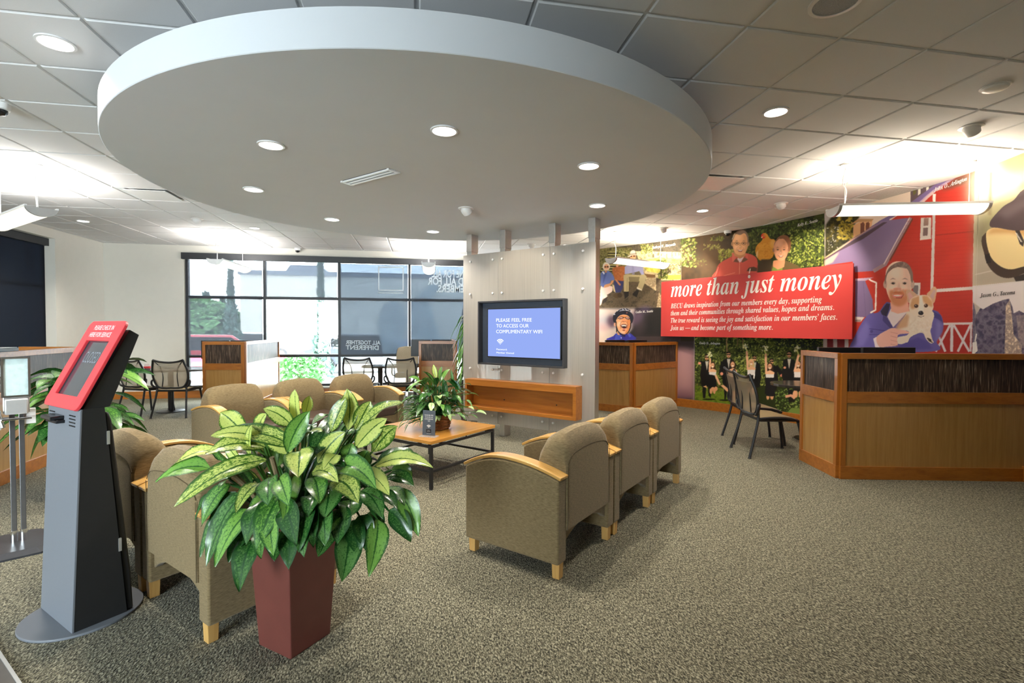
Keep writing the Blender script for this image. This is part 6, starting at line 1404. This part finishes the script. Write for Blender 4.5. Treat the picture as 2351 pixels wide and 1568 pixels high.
poly([(1340, 450), (1460, 450), (1450, 640), (1370, 640)], (222, 214, 210)); poly([(1340, 490), (1425, 490), (1420, 630), (1350, 600)], (110, 100, 104))
line([(1690, 570), (2270, 530)], 50, (222, 214, 212)); poly([(1790, 1050), (2235, 1040), (2235, 1500), (1680, 1500)], (150, 34, 32)); line([(1790, 1068), (2235, 1060)], 34, (216, 208, 212)); line([(1930, 1080), (1925, 1480)], 44, (212, 206, 214)); line([(2220, 1060), (2210, 1480)], 28, (206, 200, 208)); line([(1900, 1090), (1690, 1480)], 34, (212, 206, 214)); line([(1740, 1270), (1830, 1480)], 34, (212, 206, 214)); line([(1960, 1090), (2190, 1480)], 34, (212, 206, 214)); line([(2205, 1090), (2020, 1480)], 34, (212, 206, 214))
for x in (0, 150, 320): poly([(x, 1290), (x+60, 1290), (x+60, 1420), (x, 1420)], (214, 206, 210))
poly([(60, 1290), (150, 1290), (150, 1420), (60, 1420)], (130, 40, 50)); poly([(210, 1290), (320, 1290), (320, 1420), (210, 1420)], (130, 40, 50))
JK = (92, 84, 152)
poly([(390, 1420), (470, 1260), (560, 1080), (680, 930), (830, 890), (930, 760), (1000, 750), (1290, 880), (1640, 860), (1760, 930), (1800, 1050), (1790, 1180), (1700, 1330), (1660, 1480), (400, 1480)], JK, round_=True); poly([(480, 1280), (640, 1030), (700, 1100), (680, 1260), (600, 1400), (440, 1420)], (112, 104, 172), .8, 20); poly([(860, 880), (950, 760), (1000, 770), (990, 850), (950, 960), (880, 930)], (44, 38, 64)); poly([(960, 960), (1010, 840), (1260, 890), (1200, 960), (1050, 1120)], (240, 222, 226)); poly([(900, 940), (950, 970), (1050, 1130), (1000, 1130), (890, 1020)], (66, 58, 116)); line([(690, 1140), (920, 1170)], 10, (64, 56, 116)); line([(690, 1230), (900, 1230)], 10, (64, 56, 116)); ell(725, 1180, 22, 22, (70, 62, 122)); poly([(1640, 870), (1760, 940), (1800, 1060), (1740, 1010), (1640, 960)], (64, 58, 120)); poly([(1250, 1340), (1420, 1270), (1560, 1330), (1640, 1440), (1200, 1460), (1100, 1420)], (74, 66, 136), .9, 12); poly([(1700, 1000), (1790, 1080), (1770, 1250), (1680, 1360)], (124, 118, 180), .7, 24)
poly([(1005, 740), (1270, 720), (1290, 880), (1120, 915), (1020, 880)], (232, 176, 158))
q = face(1135, 470, 205, 310, (246, 208, 190), (120, 96, 84), beard=(190, 116, 76), light=(255, 232, 220)); ell(1110, 545, 60, 20, (206, 132, 110), 0, .8, 8)
poly([(1030, 640), (1110, 622), (1190, 636), (1160, 672), (1060, 672)], (214, 130, 126)); poly([(1045, 640), (1110, 632), (1180, 638), (1140, 652), (1080, 652)], (246, 236, 230)); poly([(1020, 610), (1080, 585), (1180, 590), (1210, 620), (1110, 615)], (180, 100, 66), .9, 6)
poly([(930, 480), (925, 380), (980, 240), (1080, 160), (1200, 135), (1290, 190), (1340, 300), (1345, 430), (1320, 440), (1300, 330), (1250, 240), (1130, 215), (1030, 250), (960, 330)], (118, 98, 90), round_=True); texture([(980, 260), (1080, 165), (1200, 140), (1290, 200), (1240, 240), (1120, 215)], [(90, 72, 66), (150, 130, 122)], 30, .7)
# hand and cuff
poly([(750, 1290), (800, 1260), (850, 1420), (780, 1420)], (232, 216, 224)); poly([(800, 1270), (940, 1170), (1060, 1130), (1270, 1180), (1280, 1210), (1130, 1230), (1120, 1300), (1110, 1390), (960, 1410), (840, 1410)], (232, 180, 168), round_=True)
for y in (1190, 1250, 1310, 1370): line([(1010, y), (1120, y+26)], 8, (190, 120, 112), .7)
# puppy
poly([(1130, 1110), (1240, 920), (1290, 880), (1640, 880), (1630, 1080), (1610, 1180), (1640, 1310), (1660, 1340), (1610, 1360), (1540, 1290), (1480, 1200), (1320, 1260), (1270, 1340), (1240, 1350), (1180, 1370), (1120, 1360), (1120, 1270), (1250, 1240), (1280, 1180), (1130, 1150)], (232, 218, 204), round_=True); poly([(1080, 1130), (1150, 1020), (1250, 920), (1290, 950), (1260, 1110), (1130, 1150)], (196, 152, 118), .9, 14)
poly([(1290, 760), (1250, 640), (1240, 580), (1290, 555), (1360, 590), (1410, 660)], (202, 164, 138), round_=True); poly([(1290, 720), (1265, 620), (1300, 590), (1360, 680), (1340, 740)], (214, 170, 168)); poly([(1550, 640), (1610, 560), (1660, 510), (1700, 540), (1690, 660), (1650, 760)], (206, 168, 138), round_=True); poly([(1600, 650), (1660, 550), (1690, 570), (1650, 700)], (196, 164, 166))
poly([(1290, 860), (1300, 720), (1390, 650), (1560, 640), (1640, 740), (1650, 830), (1600, 920), (1500, 970), (1430, 970), (1340, 930)], (234, 218, 202), round_=True); poly([(1300, 790), (1330, 690), (1440, 645), (1450, 740), (1410, 820), (1330, 850)], (198, 150, 108), .95, 10); poly([(1480, 650), (1560, 645), (1640, 740), (1640, 820), (1560, 790), (1500, 730)], (200, 152, 108), .95, 10); poly([(1440, 640), (1480, 640), (1500, 780), (1510, 880), (1420, 880), (1440, 780)], (240, 230, 220), 1, 6)
for x, y in ((1395, 800), (1540, 795)): ell(x, y, 30, 28, (60, 34, 26)); ell(x-8, y-10, 7, 6, (240, 240, 240))
ell(1465, 905, 38, 34, (28, 24, 30)); ell(1455, 892, 12, 7, (120, 116, 124)); line([(1420, 950), (1465, 965), (1510, 950)], 8, (70, 50, 46)); speckle(1300, 960, 1620, 1200, 90, 22, [(240, 230, 220), (218, 202, 186)], .5); ell(1590, 1300, 40, 14, (60, 46, 46), .5); ell(1610, 1330, 40, 10, (60, 46, 46), .5)
# --- guitar player
frame(2150, 340, 3.27)
poly([(295, -100), (1000, -100), (1000, 1040), (270, 1040)], (196, 186, 164)); ell(360, 330, 120, 220, (230, 222, 200), 0, .9, 60); ell(620, 80, 160, 110, (112, 110, 82), -.3, .8, 40); ell(420, 560, 130, 130, (138, 134, 100), 0, .8, 60); line([(410, 180), (400, 500)], 26, (120, 104, 88), .7, 8); poly([(270, 760), (800, 760), (800, 1040), (270, 1040)], (158, 148, 136), .9, 40); ell(330, 660, 60, 120, (92, 88, 70), 0, .7, 40); ell(560, 470, 160, 130, (176, 176, 120), 0, .5, 60); line([(290, 950), (420, 920)], 8, (190, 184, 176), .8, 3)
poly([(365, 640), (360, 800), (400, 900), (480, 965), (580, 970), (760, 900), (1000, 860), (1000, 600), (700, 580)], (58, 46, 40), round_=True); poly([(372, 650), (420, 600), (560, 590), (760, 600), (1000, 610), (1000, 840), (700, 880), (560, 910), (470, 880), (400, 800)], (226, 202, 150), round_=True); poly([(372, 650), (420, 600), (560, 595), (760, 610), (760, 680), (560, 640), (430, 640)], (188, 140, 88), .8, 14); poly([(365, 800), (400, 790), (410, 860), (375, 865)], (34, 30, 30)); poly([(585, 600), (615, 600), (660, 700), (650, 740), (625, 720)], (58, 50, 48)); 
for k in range(7): ell(600+k*6, 640+k*10, 10, 3, (226, 220, 210), .4)
poly([(405, 590), (410, 540), (500, 440), (580, 390), (640, 320), (720, 290), (1000, 240), (1000, 640), (760, 610), (600, 620), (470, 600)], (74, 62, 66), round_=True); poly([(470, 480), (620, 400), (760, 380), (640, 460), (520, 540)], (96, 84, 88), .7, 20); poly([(600, 320), (640, 260), (760, 200), (1000, 100), (1000, 240), (720, 290)], (206, 176, 130), .9, 12); poly([(580, 970), (700, 930), (760, 1010), (600, 1010)], (44, 38, 38))
# --- mountain
poly([(272, 1035), (1000, 960), (1000, 2300), (265, 2300)], (222, 214, 218)); texture([(265, 1560), (1000, 1560), (1000, 2300), (265, 2300)], [(86, 80, 104), (120, 112, 128), (96, 90, 112)], 60); texture([(275, 1160), (330, 1200), (350, 1210), (420, 1170), (500, 1140), (545, 1130), (570, 1190), (580, 1240), (620, 1220), (660, 1240), (760, 1180), (1000, 1160), (1000, 1600), (265, 1600)], [(56, 52, 78), (86, 80, 104), (110, 104, 122), (66, 62, 86)], 36); texture([(520, 1180), (550, 1140), (565, 1250), (580, 1400), (640, 1480), (640, 1600), (510, 1600)], [(214, 196, 176), (140, 124, 120), (228, 214, 196)], 22); texture([(600, 1260), (660, 1250), (700, 1500), (620, 1500)], [(110, 100, 112), (176, 160, 156)], 22, .7); poly([(275, 1150), (330, 1200), (300, 1250)], (206, 196, 186), .8); poly([(268, 1560), (270, 1460), (300, 1450), (310, 1520)], (232, 228, 226)); line([(300, 1395), (290, 1450)], 10, (236, 232, 228))

for _c in range(3): CAN[..., _c] = boxblur(CAN[..., _c], 1)
LIN = np.where(CAN <= .04045, CAN/12.92, ((np.clip(CAN, 0, 1)+.055)/1.055)**2.4)
def print_mat():
    m, nt, b = new_mat('mural_print'); a = N(nt, 'ShaderNodeAttribute'); a.attribute_name = 'Col'; nt.links.new(a.outputs['Color'], b.inputs['Base Color'])
    b.inputs['Roughness'].default_value = .55; b.inputs['Specular IOR Level'].default_value = .25; return m
MAT['print'] = print_mat()
def ang_of(x): return mur_hit(x, 757)[0]
def zat(x, y): return mur_hit(x, y)[1]
def mural(xa, xb, za, zb, label, gain=1.2):
    ta_, tb_ = ang_of(xa), ang_of(xb); nx = max(8, int(min(abs(xb-xa), 180+.5*abs(xb-xa)) if xa > 2200 else abs(xb-xa)/.95)); nz = max(8, int((zb-za)*(135 if xa < 1600 else 165 if xa < 1800 else 205)))
    th = np.linspace(ta_, tb_, nx); zz = np.linspace(za, zb, nz); R_ = np.array([mur_r(t) for t in th])-.006
    X = MC.x+R_*np.cos(th); Y = MC.y+R_*np.sin(th); P = np.zeros((nz, nx, 3)); P[..., 0] = X; P[..., 1] = Y; P[..., 2] = zz[:, None]
    uv = proj_np(P.reshape(-1, 3)); ix = np.clip(((uv[:, 0]-CX0)*SS).astype(int), 0, HW-1); iy = np.clip(((uv[:, 1]-CY0)*SS).astype(int), 0, HH-1)
    me = bpy.data.meshes.new('photo_mural'); idx = np.arange(nx*nz).reshape(nz, nx)
    q_ = np.stack([idx[:-1, :-1], idx[:-1, 1:], idx[1:, 1:], idx[1:, :-1]], -1).reshape(-1, 4)
    me.from_pydata(P.reshape(-1, 3).tolist(), [], q_.tolist())
    ca = me.color_attributes.new('Col', 'FLOAT_COLOR', 'POINT'); C = np.ones((nx*nz, 4), np.float32); C[:, :3] = np.clip(LIN[iy, ix]*gain, 0, 1); ca.data.foreach_set('color', C.ravel())
    me.materials.append(MAT['print']); o = bpy.data.objects.new('photo_mural', me); col.objects.link(o)
    return tag(o, label, 'wall photo', 'wall photographs of the mural')
ZTOP = CEIL-.004
zs1 = zat(1400, 708); zs2 = zat(1700, 776); zs3 = zat(2300, 652); zbb = .152
mural(1340, 1563, zs1, ZTOP, 'wall photograph of three people sitting on sunny garden terraces'); mural(1340, 1594.5, zbb, zs1-.002, 'wall photograph of a laughing cyclist in a dark helmet')
mural(1563.5, 1893, zs1, ZTOP, 'wall photograph of a smiling couple with a golden hen'); mural(1595, 1893, zbb, zs1-.002, 'wall photograph of a wedding party leaping in a garden')
mural(1893.5, 2240, zbb, ZTOP, 'wall photograph of a man holding a puppy before a red barn'); mural(2240.5, 2700, zs3, ZTOP, 'wall photograph of someone playing a pale guitar'); mural(2240.5, 2700, zbb, zs3-.002, 'wall photograph of a craggy mountain face')
# captions printed on the photographs
MAT['cap_white'] = plain('caption_white', (.86, .86, .84), .5, noise=.01); MAT['cap_black'] = plain('caption_black', (.02, .02, .02), .5, noise=.01)
def caption(body, x0, y0, x1, y1, hpx, mat='cap_white'):
    def f(s, t_):
        a, z = mur_hit(x0+(x1-x0)*s, y0+(y1-y0)*s-t_*hpx/.7); return mur(a, z, .010)
    t_ = thing('photo_caption', 'small italic name caption reading ' + body.replace('.', '').replace(',', ''), 'caption', (0, 0, 0), 0, 'name captions on the mural'); lettering('caption_lettering', serif(body), f, mat, t_)
caption('Kathryn W., Marysville', 1498, 571.5, 1552, 563.5, 6.2); caption('Gallio M., Seattle', 1460, 719, 1500, 716.5, 5.2); caption('Kelly K., Seattle', 1831.5, 520.5, 1879, 509, 6.6)
caption('John O., Arlington', 2146, 441, 2222, 414, 9.5); caption('Jason G., Tacoma', 2252, 683, 2333, 675, 9.5, 'cap_black'); caption('Emily D., Arlington', 1606, 790, 1654, 791, 5.6)
# flat red banner standing off the curved wall
MAT['banner'] = plain('banner_red', (.56, .045, .042), .45, noise=.02, scale=5); MAT['banner_text'] = plain('banner_text', (.86, .83, .78), .5, noise=.01)
aL, zL = mur_hit(1522, 711); aR, zR_ = mur_hit(1966, 690); pL, pR = mur(aL, 0, .06), mur(aR, 0, .06)
bu = (pR-pL); BL = bu.length; bu.normalize(); bnn = Vector((bu.y, -bu.x, 0)); bnn = bnn if bnn.dot(Vector((0, 0, 0))-pL) > 0 else -bnn
def on_ban(x, y): return at_plane(x, y, pL, bnn)
ztb = (on_ban(1523, 650).z+on_ban(1964, 600).z)/2; zbo = (on_ban(1523, 773).z+on_ban(1964, 778).z)/2
bnr = thing('wall_banner', 'large flat red banner board lettered with a slogan on the mural', 'banner', (0, 0, 0))
MB().obox((pL+pR)/2+Vector((0, 0, (ztb+zbo)/2)), bu*BL/2, bnn*.012, Vector((0, 0, (ztb-zbo)/2))).build('board', 'banner', bnr, bevel=.002)
for f_ in (.06, .5, .94):
    c = pL+bu*BL*f_; MB().cyl(c+Vector((0, 0, (ztb+zbo)/2)), c-bnn*(.05+.2*math.sin(PI*f_))+Vector((0, 0, (ztb+zbo)/2)), .015, n=10).build('standoff', 'alu', bnr)
def ban(body, x0, y0, x1, y1, cap):
    A = on_ban(x0, y0); B = on_ban(x1, y1)
    lettering('banner_lettering', serif(body), lambda s, t_: A+(B-A)*s+Vector((0, 0, t_*cap/.7))+bnn*.0135, 'banner_text', bnr)
ban('more than just money', 1541, 682, 1933, 662, .300)
for bd_, x0, y0, x1, y1 in (('BECU draws inspiration from our members every day, supporting', 1541, 708, 1888, 694), ('them and their communities through shared values, hopes and dreams.', 1541, 724.5, 1916, 711.5),
                       ('The true reward is seeing the joy and satisfaction in our members\u2019 faces.', 1541, 741, 1923, 734), ('Join us \u2014 and become part of something more.', 1540, 758, 1775, 757)): ban(bd_, x0, y0, x1, y1, .092)
